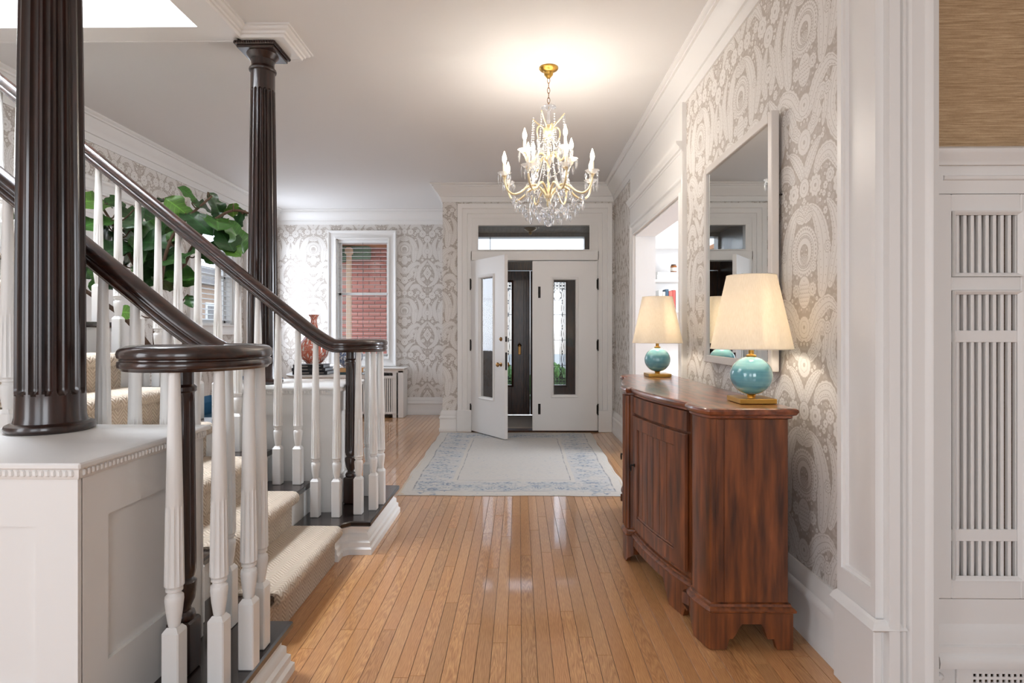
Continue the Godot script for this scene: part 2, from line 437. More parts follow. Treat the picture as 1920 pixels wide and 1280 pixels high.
func one_board(mb: MB, x: float, d0: float, d1: float, bw: float) -> void:
	var tone := rng.randf_range(0.8, 1.08)
	var warm := rng.randf_range(-0.05, 0.05)
	mb.ink = Color(tone * (1.0 + warm * 0.4), tone * (0.97 - warm * 0.5), tone * (0.92 - warm))
	var s := rng.randi() % 8
	var u0 := (s + 0.03) / 8.0
	var u1 := (s + 0.97) / 8.0
	if rng.randf() < 0.5:
		var q := u0; u0 = u1; u1 = q
	var v0 := rng.randf()
	var v1 := v0 + (d1 - d0) / 2.0
	var g := 0.0008
	var b := 0.0007
	var y := rng.randf_range(-0.0003, 0.0)
	var xa := x + g
	var xb := x + bw - g
	var da := d0 + g
	var db := d1 - g
	mb.poly([W(xa + b, y, da + b), W(xb - b, y, da + b), W(xb - b, y, db - b), W(xa + b, y, db - b)], Vector3.UP, [Vector2(u0, v0), Vector2(u1, v0), Vector2(u1, v1), Vector2(u0, v1)])
	for e in [[xa, da, xa, db, -1, 0], [xb, da, xb, db, 1, 0], [xa, da, xb, da, 0, 1], [xa, db, xb, db, 0, -1]]:
		var out := Vector3(e[4], 1, e[5])
		var i0 := W(clampf(e[0], xa + b, xb - b), y, clampf(e[1], da + b, db - b))
		var i1 := W(clampf(e[2], xa + b, xb - b), y, clampf(e[3], da + b, db - b))
		var uv := [Vector2(u0, v0), Vector2(u0, v1), Vector2(u0, v1), Vector2(u0, v0)]
		mb.poly([i0, i1, W(e[2], y - b, e[3]), W(e[0], y - b, e[1])], out, uv)
		mb.poly([W(e[0], y - b, e[1]), W(e[2], y - b, e[3]), W(e[2], -0.013, e[3]), W(e[0], -0.013, e[1])], Vector3(e[4], 0, e[5]), uv)

# ---------------------------------------------------------------- vestibule and its doors
func doorway() -> void:
	var mb := MB.new()
	var t5 := struct_node("trim_5", "wide white stepped casing around the vestibule doors and transom", "casing", W(0.19, 0, DV))
	var z := Vector3(0, 0, 1)
	var big := prof([[0, 0], [0, 0.02], [0.05, 0.02], [0.055, 0.03], [0.11, 0.03], [0.118, 0.042], [0.15, 0.046], [0.17, 0.05], [0.175, 0.03], [0.175, 0]])
	mb.sweep(big, PackedVector3Array([W(0.975, 0.26, DV), W(0.975, 2.64, DV), W(-0.585, 2.64, DV), W(-0.585, 0.26, DV)]), z)
	part(t5, "architrave", mb, M.paint)
	mb = MB.new()
	bx(mb, -0.77, -0.585, 0, 0.27, DV - 0.055, DV, 0.006)
	bx(mb, 0.975, 1.145, 0, 0.27, DV - 0.055, DV, 0.006)
	part(t5, "plinth_block", mb, M.paint)
	mb = MB.new()
	bx(mb, -0.6, -0.575, 0, 2.66, DV - 0.01, DV + 0.14)
	bx(mb, 0.965, 0.99, 0, 2.66, DV - 0.01, DV + 0.14)
	bx(mb, -0.6, 0.99, 2.56, 2.66, DV - 0.015, DV + 0.14)
	bx(mb, -0.6, 0.99, 2.115, 2.235, DV - 0.02, DV + 0.14, 0.006)
	bx(mb, -0.6, -0.516, 2.235, 2.56, DV - 0.012, DV + 0.1)
	bx(mb, 0.884, 0.99, 2.235, 2.56, DV - 0.012, DV + 0.1)
	part(t5, "frame", mb, M.paint)
	mb = MB.new()
	mb.sweep(prof([[0, 0], [0.014, 0], [0.014, 0.012], [0.006, 0.018], [0, 0.02]]), PackedVector3Array([W(-0.516, 2.235, DV - 0.012), W(-0.516, 2.56, DV - 0.012), W(0.884, 2.56, DV - 0.012), W(0.884, 2.235, DV - 0.012)]), z, true)
	part(t5, "transom_bead", mb, M.paint)
	var win := struct_node("window_3", "clear transom pane above the white double doors", "window", W(0.18, 2.4, DV + 0.03))
	mb = MB.new()
	mb.poly([W(-0.516, 2.235, DV + 0.03), W(0.884, 2.235, DV + 0.03), W(0.884, 2.56, DV + 0.03), W(-0.516, 2.56, DV + 0.03)], z)
	part(win, "pane", mb, M.glass)
	# threshold
	mb = MB.new()
	bx(mb, -0.6, 0.99, 0, 0.018, DV - 0.03, DV + 0.14, 0.006)
	struct("trim_6", mb, M.oak, "dark wooden threshold under the double doors", "threshold")
	# the two white doors
	french_door("door_1", "white glazed door standing open into the hall", W(-0.572, 0.02, DV - 0.02), 0.735, atan2(0.589, 0.42), false)
	french_door("door_2", "closed white glazed door with long beveled pane", W(0.962, 0.02, DV - 0.02), 0.796, 0.0, true)
	# vestibule shell
	mb = MB.new()
	wall_box(mb, -0.8, -0.66, 0, 2.7, DV + 0.14, 8.5)
	wall_box(mb, 1.06, 1.2, 0, 2.7, DV + 0.14, 8.5)
	wall_box(mb, -0.8, -0.631, 0, 2.9, 8.46, 8.64)
	wall_box(mb, 0.961, 1.35, 0, 2.9, 8.46, 8.64)
	wall_box(mb, -0.8, 1.35, 2.63, 3.1, 8.46, 8.64)
	wall_box(mb, -0.631, 0.961, 2.14, 2.42, 8.46, 8.6)
	struct("wall_entry", mb, M.oak, "dark oak panelling inside the small entry vestibule", "wall")
	mb = MB.new()
	wall_box(mb, -0.8, 1.2, 2.69, 2.9, DV + 0.14, 8.5)
	struct("ceiling_entry", mb, tri_mat(noise_tex(41, 0.02, [[0, c8(104, 82, 62)], [1, c8(138, 112, 88)]], 128, 128), Vector3(8, 1, 1), 0.6), "brown beadboard ceiling of the entry vestibule", "ceiling")
	var lf := thing("ceiling_light", W(0.16, 2.69, 8.1), "small brass ceiling light seen through the transom", "light")
	mb = MB.new()
	mb.lathe(lp([[0, 0], [0.09, 0], [0.09, -0.01], [0.06, -0.03], [0.03, -0.045], [0.0, -0.05]]), 20, W(0.16, 2.689, 8.1))
	part(lf, "canopy", mb, M.old_brass)
	mb = MB.new()
	mb.lathe(lp([[0, -0.05], [0.02, -0.052], [0.026, -0.07], [0.012, -0.09], [0, -0.092]]), 14, W(0.16, 2.689, 8.1))
	part(lf, "finial", mb, M.old_brass)
	mb = MB.new()
	bx(mb, -0.52, 0.9, -0.012, 0.02, DV + 0.2, 8.4, 0.008)
	var dm := inst(self, "doormat", mb.mesh(), tri_mat(noise_tex(42, 0.2, [[0, c8(150, 138, 124)], [1, c8(206, 198, 188)]], 128, 128), Vector3(4, 4, 12), 0.95))
	set_tags(dm, "ribbed beige mat on the vestibule floor behind the open door", "doormat")
	# outer doors with leaded glass
	for s in [0, 1]:
		var x0 := -0.631 if s == 0 else 0.165
		var dn := struct_node("door_%d" % (s + 3), ["dark oak outer door with leaded glass, seen past the open white door", "dark oak outer door with leaded glass behind the closed white door"][s], "door", W(x0 + 0.398, 0, 8.5))
		var gx0 := x0 + 0.276
		var gx1 := x0 + 0.521
		if s == 0:
			gx0 = x0 + 0.276
		mb = MB.new()
		bx(mb, x0 + 0.002, gx0, 0.02, 2.13, 8.48, 8.54, 0.004)
		bx(mb, gx1, x0 + 0.794, 0.02, 2.13, 8.48, 8.54, 0.004)
		bx(mb, gx0, gx1, 0.02, 0.455, 8.48, 8.54)
		bx(mb, gx0, gx1, 1.965, 2.13, 8.48, 8.54)
		mb.sweep(prof([[0, 0], [0.0, 0.02], [-0.02, 0.014], [-0.03, 0]]), PackedVector3Array([W(gx0, 0.455, 8.48), W(gx0, 1.965, 8.48), W(gx1, 1.965, 8.48), W(gx1, 0.455, 8.48)]), z, true)
		bx(mb, x0 + 0.70 if s == 0 else x0 + 0.06, x0 + 0.74 if s == 0 else x0 + 0.1, 0.1, 2.05, 8.47, 8.485, 0.004)
		part(dn, "door_leaf", mb, M.oak)
		mb = MB.new()
		mb.poly([W(gx0, 0.455, 8.51), W(gx1, 0.455, 8.51), W(gx1, 1.965, 8.51), W(gx0, 1.965, 8.51)], z)
		part(dn, "pane", mb, M.glass)
		mb = leading(gx0, gx1, 0.455, 1.965, 8.505)
		part(dn, "leading", mb, M.lead)
		mb = MB.new()
		var kx := x0 + 0.64 if s == 0 else x0 + 0.15
		bx(mb, kx - 0.022, kx + 0.022, 0.9, 1.06, 8.465, 8.482, 0.006)
		mb.lathe(lp([[0, 0.0], [0.028, 0.005], [0.03, 0.02], [0.02, 0.035], [0.008, 0.04], [0.008, 0.06], [0, 0.06]]), 14, W(kx, 1.02, 8.44))
		part(dn, "handle", mb, M.old_brass)
	var ow := struct_node("window_4", "bright outer transom pane over the oak doors", "window", W(0.165, 2.52, 8.52))
	mb = MB.new()
	mb.poly([W(-0.631, 2.42, 8.52), W(0.961, 2.42, 8.52), W(0.961, 2.63, 8.52), W(-0.631, 2.63, 8.52)], z)
	part(ow, "pane", mb, M.glass)
	mb = MB.new()
	bx(mb, -0.43, -0.42, 2.42, 2.63, 8.5, 8.52)
	part(ow, "mullion", mb, M.lead)

func leading(x0: float, x1: float, y0: float, y1: float, d: float) -> MB:
	var mb := MB.new()
	var w := x1 - x0
	var bar := func(a: Vector2, b: Vector2, r := 0.005) -> void:
		mb.tube(PackedVector3Array([W(a.x, a.y, d), W(b.x, b.y, d)]), r, r, 5)
	var ring := func(o: Vector2, r: float, squash := 1.0, from := 0.0, to := TAU) -> void:
		var p := PackedVector3Array()
		for i in 13:
			var a := lerpf(from, to, i / 12.0)
			p.append(W(o.x + cos(a) * r, o.y + sin(a) * r * squash, d))
		mb.tube(p, 0.005, 0.005, 5)
	var cols := [x0 + w * 0.1, x0 + w * 0.28, x0 + w * 0.72, x0 + w * 0.9]
	for cx in cols:
		bar.call(Vector2(cx - 0.011, y0), Vector2(cx - 0.011, y1), 0.004)
		bar.call(Vector2(cx + 0.011, y0), Vector2(cx + 0.011, y1), 0.004)
	for yy in [y0 + 0.05, y0 + 0.1, y1 - 0.05, y1 - 0.1]:
		bar.call(Vector2(x0, yy), Vector2(x1, yy))
	for e in [y0 + 0.075, y1 - 0.075, y0 + 0.025, y1 - 0.025]:
		for k in 5:
			ring.call(Vector2(x0 + w * (0.1 + 0.2 * k), e), 0.016)
	var step := (y1 - y0 - 0.2) / 7.0
	for i in 8:
		var yy := y0 + 0.1 + i * step
		for cx in [x0 + w * 0.19, x0 + w * 0.81]:
			ring.call(Vector2(cx, yy), 0.012)
			if i < 7:
				ring.call(Vector2(cx, yy + step / 2), 0.016, step / 0.04)
		if i % 2 == 1:
			bar.call(Vector2(x0, yy), Vector2(x1, yy), 0.004)
	for sg in [[y0 + 0.19, 1.0], [y1 - 0.19, -1.0]]:
		for k in [-1.0, 1.0]:
			ring.call(Vector2((x0 + x1) / 2 + k * 0.012, sg[0]), 0.05, 1.5, PI * 0.5 if k < 0 else -PI * 0.5, PI * 1.5 if k < 0 else PI * 0.5)
			ring.call(Vector2((x0 + x1) / 2 + k * 0.03, sg[0]), 0.032, 1.5, PI * 0.5 if k < 0 else -PI * 0.5, PI * 1.5 if k < 0 else PI * 0.5)
	return mb

# leaf hung at its hinge edge (local x = 0) reaching along +x, or along -x for the right-hand one
func french_door(called: String, label: String, at: Vector3, w: float, open: float, right: bool) -> void:
	var dn := struct_node(called, label, "door", at)
	dn.rotation.y = -open if not right else open
	var k := -1.0 if right else 1.0
	var h := 2.085
	var g0 := 0.255
	var g1 := 0.545
	if not right:
		g0 = 0.2; g1 = 0.5
	var ga := 0.43
	var gb := 1.865
	var X := func(v: float) -> float: return v * k
	var mb := MB.new()
	var th := 0.022
	for r in [[0.0, g0, 0.0, h], [g1, w, 0.0, h], [g0, g1, 0.0, ga], [g0, g1, gb, h]]:
		mb.box(Vector3(X.call(r[0]), r[2], -th), Vector3(X.call(r[1]), r[3], th))
	inst(dn, "door_leaf", mb.mesh(), M.paint)
	mb = MB.new()
	for s in [1.0, -1.0]:
		var pth := PackedVector3Array([Vector3(X.call(g0), ga, th * s), Vector3(X.call(g0), gb, th * s), Vector3(X.call(g1), gb, th * s), Vector3(X.call(g1), ga, th * s)])
		mb.sweep(prof([[-0.006, 0], [0.022, 0], [0.024, 0.008], [0.012, 0.014], [-0.004, 0.006], [-0.012, -0.016]] if (s * k) < 0 else [[0.006, 0], [-0.022, 0], [-0.024, 0.008], [-0.012, 0.014], [0.004, 0.006], [0.012, -0.016]]), pth, Vector3(0, 0, s), true)
	inst(dn, "glazing_bead", mb.mesh(), M.paint)
	mb = MB.new()
	var b := 0.022
	var a0: float = X.call(g0)
	var a1: float = X.call(g1)
	var i0: float = X.call(g0 + b)
	var i1: float = X.call(g1 - b)
	mb.poly([Vector3(i0, ga + b, 0.003), Vector3(i1, ga + b, 0.003), Vector3(i1, gb - b, 0.003), Vector3(i0, gb - b, 0.003)], Vector3(0, 0, 1))
	for q in [[a0, ga, a1, ga, i1, ga + b, i0, ga + b], [a0, gb, a1, gb, i1, gb - b, i0, gb - b], [a0, ga, a0, gb, i0, gb - b, i0, ga + b], [a1, ga, a1, gb, i1, gb - b, i1, ga + b]]:
		mb.poly([Vector3(q[0], q[1], 0), Vector3(q[2], q[3], 0), Vector3(q[4], q[5], 0.003), Vector3(q[6], q[7], 0.003)], Vector3(0, 0, 1))
	inst(dn, "pane", mb.mesh(), M.glass)
	for y in [0.26, 1.05, 1.8]:
		mb = MB.new()
		mb.tube(PackedVector3Array([Vector3(X.call(-0.008), y - 0.07, th + 0.004), Vector3(X.call(-0.008), y + 0.07, th + 0.004)]), 0.0085, 0.0085, 10)
		mb.box(Vector3(X.call(-0.002), y - 0.055, th - 0.002), Vector3(X.call(0.008), y + 0.055, th + 0.003))
		inst(dn, "hinge", mb.mesh(), M.iron)
	if right:
		for y in [[0.2, 0.33], [1.63, 1.77]]:
			mb = MB.new()
			mb.box(Vector3(X.call(w - 0.1), y[0], th), Vector3(X.call(w - 0.07), y[1], th + 0.004), 0.0015)
			mb.box(Vector3(X.call(w - 0.09), (y[0] + y[1]) / 2 - 0.02, th), Vector3(X.call(w - 0.08), (y[0] + y[1]) / 2 + 0.02, th + 0.012), 0.003)
			inst(dn, "flush_bolt", mb.mesh(), M.iron)
	else:
		mb = MB.new()
		mb.box(Vector3(w - 0.0005, 0.78, -0.012), Vector3(w + 0.0015, 0.98, 0.012))
		mb.box(Vector3(w - 0.0005, 1.1, -0.012), Vector3(w + 0.0015, 1.16, 0.012))
		inst(dn, "lock_plate", mb.mesh(), M.iron)
		for s in [1.0, -1.0]:
			mb = MB.new()
			var prf := lp([[0, 0], [0.024, 0.001], [0.024, 0.004], [0.009, 0.008], [0.008, 0.03], [0.022, 0.036], [0.027, 0.048], [0.02, 0.06], [0, 0.063]])
			var kb := MB.new()
			kb.lathe(prf, 18)
			inst(dn, "door_knob", kb.mesh(), M.old_brass, Transform3D(Basis(Vector3.RIGHT, PI / 2 * s), Vector3(w - 0.07, 0.84, th * s)))
			kb = MB.new()
			kb.lathe(lp([[0, 0], [0.024, 0.0], [0.024, 0.006], [0.016, 0.012], [0.01, 0.02], [0, 0.021]]), 18)
			inst(dn, "deadbolt", kb.mesh(), M.old_brass, Transform3D(Basis(Vector3.RIGHT, PI / 2 * s), Vector3(w - 0.07, 1.13, th * s)))

# ---------------------------------------------------------------- windows with blinds
func windows() -> void:
	window_unit("window_1", "white double-hung window over the radiator cover, looking on red brick", Transform3D(Basis(), W(-2.3435, 0.845, DB)), 0.777, 1.781, 0.965, "white slatted blind half open in the window above the radiator", 0.03, true)
	window_unit("window_2", "white double-hung window in the left wall behind the fig tree", Transform3D(Basis(Vector3.UP, PI / 2), W(WL, 1.32, 6.84)), 0.88, 1.28, 0.6, "white slatted blind in the window behind the fig tree", 0.35, false)
	# plain windows behind the viewer
	for s in [["window_5", Transform3D(Basis(Vector3.UP, PI), W(-1.75, 0.7, -3.2)), 1.5, "left of the two tall windows behind the viewer"], ["window_6", Transform3D(Basis(Vector3.UP, PI), W(0.55, 0.7, -3.2)), 1.5, "right of the two tall windows behind the viewer"], ["window_7", Transform3D(Basis(Vector3.UP, PI / 2), W(WL, 0.7, -0.9)), 1.6, "tall window in the left wall beside the viewer"], ["window_9", Transform3D(Basis(Vector3.UP, PI / 2), W(WL, 0.88, 8.02)), 0.64, "corner window in the left wall hidden behind the far column"]]:
		var wn := struct_node(s[0], s[3], "window", s[1].origin)
		wn.transform = s[1]
		sash(wn, s[2], 1.9 if s[2] > 1.0 else 1.72, 0.95)

func sash(wn: Node3D, w: float, h: float, meet: float) -> void:
	var mb := MB.new()
	var x := w / 2
	for r in [[-x, -x + 0.045, 0.0, h], [x - 0.045, x, 0.0, h], [-x, x, 0.0, 0.06], [-x, x, h - 0.05, h], [-x, x, meet - 0.02, meet + 0.02]]:
		mb.box(Vector3(r[0], r[2], -0.13), Vector3(r[1], r[3], -0.09), 0.003)
	inst(wn, "sash", mb.mesh(), M.paint)
	mb = MB.new()
	mb.poly([Vector3(-x, 0, -0.11), Vector3(x, 0, -0.11), Vector3(x, h, -0.11), Vector3(-x, h, -0.11)], Vector3(0, 0, 1))
	inst(wn, "pane", mb.mesh(), M.glass)
	mb = MB.new()
	for r in [[-x - 0.0, -x + 0.012, 0.0, h], [x - 0.012, x, 0.0, h], [-x, x, -0.012, 0.006], [-x, x, h - 0.012, h]]:
		mb.box(Vector3(r[0], r[2], -0.2), Vector3(r[1], r[3], 0.0))
	inst(wn, "jamb", mb.mesh(), M.paint)
	mb = MB.new()
	mb.sweep(prof(CASE), PackedVector3Array([Vector3(x, 0, 0), Vector3(x, h, 0), Vector3(-x, h, 0), Vector3(-x, 0, 0)]), Vector3(0, 0, 1), true)
	inst(wn, "casing", mb.mesh(), M.paint)

func window_unit(called: String, label: String, xf: Transform3D, w: float, h: float, meet: float, blind_label: String, tilt: float, cord: bool) -> void:
	var wn := struct_node(called, label, "window", xf.origin)
	wn.transform = xf
	sash(wn, w, h, meet)
	var bl := thing("window_blind", Vector3.ZERO, blind_label, "blind", "slatted window blinds")
	bl.transform = xf
	var x := w / 2 - 0.016
	var mb := MB.new()
	mb.box(Vector3(-x, h - 0.055, -0.075), Vector3(x, h - 0.012, -0.02), 0.004)
	inst(bl, "head_rail", mb.mesh(), M.blind)
	mb = MB.new()
	mb.box(Vector3(-x, -0.0, -0.07), Vector3(x, 0.022, -0.022), 0.004)
	inst(bl, "bottom_rail", mb.mesh(), M.blind)
	mb = MB.new()
	mb.box(Vector3(-x, -0.0013, -0.023), Vector3(x, 0.0013, 0.023), 0.001)
	var sl := mb.mesh()
	var n := int((h - 0.1) / 0.058)
	for i in n:
		var y := 0.06 + i * (h - 0.13) / (n - 1)
		inst(bl, "slat", sl, M.blind, Transform3D(Basis(Vector3.RIGHT, tilt), Vector3(0, y, -0.046)))
	mb = MB.new()
	for cx in ([0.0] if cord else [-x * 0.6, x * 0.6]):
		mb.tube(PackedVector3Array([Vector3(cx, 0.02, -0.02), Vector3(cx, h - 0.05, -0.02)]), 0.0022, 0.0022, 5)
	inst(bl, "ladder_cord", mb.mesh(), mat(c8(120, 120, 122), 0.7))

# ---------------------------------------------------------------- what the panes show
func outside() -> void:
	var mb := MB.new()
	mb.box(W(-14, -0.5, DB + 0.25), W(12, -0.25, 40))
	mb.box(W(-14, -0.5, -20), W(WL - 0.25, -0.25, DB + 0.25))
	var gr := inst(self, "ground", mb.mesh(), mat(c8(176, 174, 168), 0.95))
	set_tags(gr, "pale paving outside the house", "ground", "", "structure")
	# porch: brick return wall, posts, wooden soffit, green beam
	var bw := thing("brick_wall", W(-2.5, -0.25, 10.6), "red brick porch wall seen through the back window", "wall")
	mb = MB.new()
	bx(mb, -3.3, -1.7, -0.25, 3.0, 10.62, 10.9)
	part(bw, "mortar", mb, mat(c8(196, 172, 160), 0.95))
	var bricks := []
	mb = MB.new()
	mb.box(Vector3(-0.1, -0.03, -0.01), Vector3(0.1, 0.03, 0.012), 0.004)
	var half := mb.mesh()
	var tones := [mat(c8(224, 146, 132), 0.9), mat(c8(232, 160, 146), 0.9), mat(c8(212, 134, 122), 0.9)]
	for r in 37:
		for k in 7:
			var x := -3.19 + k * 0.212 + (0.0 if r % 2 == 0 else 0.106)
			if bricks.size() > 290:
				continue
			bricks.append(1)
			inst(bw, "brick", half, tones[(r * 7 + k * 3 + r / 3) % 3], Transform3D(Basis(), W(x, 0.2 + r * 0.072, 10.61) - bw.position))
	var pp := thing("porch_post", W(-3.02, -0.25, 10.2), "pale wooden porch post beside the brick wall", "post")
	mb = MB.new()
	bx(mb, -3.06, -2.98, -0.25, 2.74, 10.16, 10.24, 0.008)
	part(pp, "shaft", mb, mat(c8(246, 214, 186), 0.7))
	mb = MB.new()
	bx(mb, -3.08, -2.96, 2.62, 2.72, 10.14, 10.26, 0.008)
	part(pp, "cap", mb, mat(c8(246, 214, 186), 0.7))
	mb = MB.new()
	bx(mb, -3.4, -1.3, 2.78, 2.86, DB + 0.22, 11.0)
	var ps := inst(self, "porch_ceiling", mb.mesh(), tri_mat(noise_tex(51, 0.02, [[0, c8(176, 112, 70)], [1, c8(216, 150, 102)]], 128, 128), Vector3(1, 1, 6), 0.7))
	set_tags(ps, "orange wooden porch ceiling outside the back window", "ceiling", "", "structure")
	var gb := thing("porch_beam", W(-2.75, 2.6, 9.8), "green painted porch beam above the brick wall", "beam")
	mb = MB.new()
	bx(mb, -3.4, -3.2, 2.52, 2.78, DB + 0.4, 11.0, 0.01)
	bx(mb, -3.4, -2.7, 2.56, 2.78, 10.3, 10.5, 0.01)
	part(gb, "beam", mb, mat(c8(112, 148, 122), 0.7))
	# shrubs in front of the house
	var leaf := MB.new()
	leaf.poly([Vector3(0, 0, 0), Vector3(0.05, 0.01, 0.05), Vector3(0, 0.02, 0.13), Vector3(-0.05, 0.01, 0.05)], Vector3.UP)
	var lm := leaf.mesh()
	for s in [[0.75, 12.0, "rounded green shrub beyond the leaded glass doors"], [-0.4, 12.6, "lower green shrub beyond the left outer door"]]:
		var sh := thing("shrub", W(s[0], -0.25, s[1]), s[2], "shrub")
		mb = MB.new()
		for i in 5:
			var a := TAU * i / 5
			mb.tube(PackedVector3Array([W(s[0], -0.25, s[1]), W(s[0] + cos(a) * 0.3, 0.35, s[1] + sin(a) * 0.3)]), 0.03, 0.01, 6)
		part(sh, "stem", mb, mat(c8(90, 70, 54), 0.9))
		var mm := MultiMesh.new()
		mm.transform_format = MultiMesh.TRANSFORM_3D
		mm.mesh = lm
		mm.instance_count = 900
		for i in 900:
			var dir := Vector3(rng.randfn(), rng.randfn(), rng.randfn()).normalized()
			mm.set_instance_transform(i, Transform3D(Basis.from_euler(Vector3(rng.randf() * TAU, rng.randf() * TAU, rng.randf() * TAU)), Vector3(0, 0.35, 0) + dir * Vector3(0.55, 0.45, 0.55) * rng.randf_range(0.5, 1.0)))
		var mi := MultiMeshInstance3D.new()
		mi.name = "foliage"
		mi.multimesh = mm
		mi.material_override = mat(c8(104, 142, 84), 0.7, {"backlight_enabled": true, "backlight": c8(90, 130, 60)})
		mi.set_meta("kind", "stuff")
		sh.add_child(mi)
	# house across the side yard
	var hs := thing("neighbour_house", W(-9.0, -0.25, 11.5), "tan brick house across the yard, seen through the left blind", "house")
	mb = MB.new()
	bx(mb, -10.5, -9.0, -0.25, 2.6, 13.0, 22.0)
	part(hs, "wall", mb, mat(c8(170, 140, 116), 0.9))
	mb = MB.new()
	mb.extrude(prof([[-10.8, 2.6], [-8.8, 2.6], [-9.8, 3.3]]), -22.1, -12.9)
	part(hs, "roof", mb, mat(c8(120, 112, 108), 0.9))
	for d in [14.6, 16.4, 18.2]:
		mb = MB.new()
		bx(mb, -9.02, -8.96, 0.9, 2.1, d, d + 0.8, 0.01)
		var wf := part(hs, "window", mb, M.paint)
		mb = MB.new()
		bx(mb, -8.965, -8.95, 1.0, 2.0, d + 0.08, d + 0.72)
		part(wf, "pane", mb, mat(c8(58, 62, 70), 0.1))
# ---------------------------------------------------------------- the pier and the grille wall at the right edge
func near_right_wall() -> void:
	var D := 1.9
	var mb := MB.new()
	for r in [[1.16, 1.35, 0, CEIL], [1.35, 4.4, 1.665, CEIL], [1.668, 4.4, 0.365, 1.665], [1.35, 4.4, 0.14, 0.365], [1.35, 1.455, 0, 0.14], [1.89, 4.4, 0, 0.14], [1.455, 1.89, 0, 0.02]]:
		bx(mb, r[0], r[1], r[2], r[3], D, D + 0.14)
	struct("wall_near", mb, M.grass, "tan grasscloth wall above white wainscot at the right edge", "wall")
	var pr := struct_node("trim_7", "white panelled pilaster ending the papered wall", "pilaster", W(1.2, 0, 1.93))
	mb = MB.new()
	bx(mb, 1.15, 1.33, 0, CEIL, 1.84, 2.06)
	part(pr, "core", mb, M.paint)
	mb = MB.new()
	# sunk panel on the side towards the hall: rails and stiles proud of the core
	bx(mb, 1.13, 1.15, 0.4, CEIL, 2.035, 2.06)
	bx(mb, 1.13, 1.15, 0.4, CEIL, 1.84, 1.865)
	bx(mb, 1.13, 1.15, 0.27, 0.4, 1.84, 2.06)
	bx(mb, 1.122, 1.15, 0.0, 0.28, 1.835, 2.07, 0.004)
	part(pr, "side_stile", mb, M.paint)
	mb = MB.new()
	mb.sweep(prof([[0, 0], [0.014, 0], [0.01, 0.01], [0, 0.014]]), PackedVector3Array([W(1.15, 0.4, 1.865), W(1.15, 0.4, 2.035), W(1.15, 2.95, 2.035), W(1.15, 2.95, 1.865)]), Vector3(-1, 0, 0), true)
	mb.sweep(prof([[0, 0], [0.012, 0], [0.028, 0.012], [0.012, 0.03], [0, 0.035]]), path3([[1.128, 0.281, 2.055], [1.128, 0.281, 1.833], [1.21, 0.281, 1.833]]), Vector3.UP)
	part(pr, "panel_moulding", mb, M.paint)
	mb = MB.new()
	# casing facing the viewer
	mb.sweep(prof([[0, 0], [0, 0.03], [0.03, 0.034], [0.034, 0.02], [0.04, 0.02], [0.044, 0.03], [0.05, 0.03], [0.054, 0.018], [0.06, 0.018], [0.07, 0.03], [0.11, 0.03], [0.118, 0.038], [0.13, 0.04], [0.135, 0.0]]), PackedVector3Array([W(1.155, 0, 1.84), W(1.155, CEIL, 1.84)]), Vector3(0, 0, 1))
	bx(mb, 1.29, 1.33, 0, CEIL, 1.845, 1.9, 0.004)
	part(pr, "casing", mb, M.paint)
	# wainscot
	var wn := struct_node("trim_8", "white wainscot with chair rail right of the pilaster", "wainscot", W(1.6, 0, D))
	mb = MB.new()
	var F := D - 0.02
	for r in [[1.31, 1.345, 0.0, 1.77], [1.345, 2.5, 0.14, 0.36], [1.345, 1.455, 0.0, 0.14], [1.89, 2.5, 0.0, 0.14], [1.345, 2.5, 1.67, 1.77], [1.673, 2.5, 0.36, 1.67]]:
		bx(mb, r[0], r[1], r[2], r[3], F, D)
	part(wn, "board", mb, M.paint)
	mb = MB.new()
	mb.sweep(prof([[0, 0], [0.012, 0], [0.014, 0.014], [0.03, 0.03], [0.034, 0.046], [0.022, 0.056], [0, 0.056]]), path3([[1.318, 1.76, F], [2.5, 1.76, F]]), Vector3.UP)
	mb.sweep(prof([[0, 0], [0.006, 0.004], [0.008, 0.014], [0, 0.018]]), path3([[1.372, 1.712, F], [2.5, 1.712, F]]), Vector3.UP)
	part(wn, "chair_rail", mb, M.paint)
	mb = MB.new()
	mb.sweep(prof([[0, 0.15], [0.03, 0.15], [0.034, 0.17], [0.03, 0.185], [0.02, 0.195], [0.02, 0.215], [0.012, 0.22], [0.014, 0.235], [0.01, 0.245], [0.01, 0.262], [0.004, 0.272], [0, 0.28]]), path3([[1.34, 0.0, F], [2.5, 0.0, F]]), Vector3.UP)
	part(wn, "base_moulding", mb, M.paint)
	# radiator grille set in the wainscot
	var gl := thing("wall_grille", W(1.54, 0.42, F), "white wall grille with vertical slats, right of the pilaster", "grille")
	mb = MB.new()
	bx(mb, 1.34, 1.68, 0.36, 1.67, D + 0.125, D + 0.135)
	part(gl, "recess_back", mb, M.paint)
	mb = MB.new()
	for r in [[1.347, 1.398, 0.362, 1.668], [1.618, 1.671, 0.362, 1.668], [1.398, 1.618, 0.362, 0.425], [1.398, 1.618, 1.612, 1.668], [1.398, 1.618, 1.356, 1.402]]:
		bx(mb, r[0], r[1], r[2], r[3], F - 0.004, D - 0.004, 0.003)
	part(gl, "frame", mb, M.paint)
	mb = MB.new()
	for r in [[0.425, 1.356], [1.402, 1.612]]:
		mb.sweep(prof([[0, 0], [0.012, 0], [0.004, 0.01], [0, 0.012]]), PackedVector3Array([W(1.398, r[0], F - 0.004), W(1.398, r[1], F - 0.004), W(1.618, r[1], F - 0.004), W(1.618, r[0], F - 0.004)]), Vector3(0, 0, 1), true)
	part(gl, "bead", mb, M.paint)
	for k in 9:
		for r in [[0.425, 1.356], [1.402, 1.612]]:
			mb = MB.new()
			var x := 1.414 + k * 0.0238
			bx(mb, x, x + 0.0105, r[0], r[1], F + 0.0, D - 0.006, 0.001)
			part(gl, "slat", mb, M.paint)
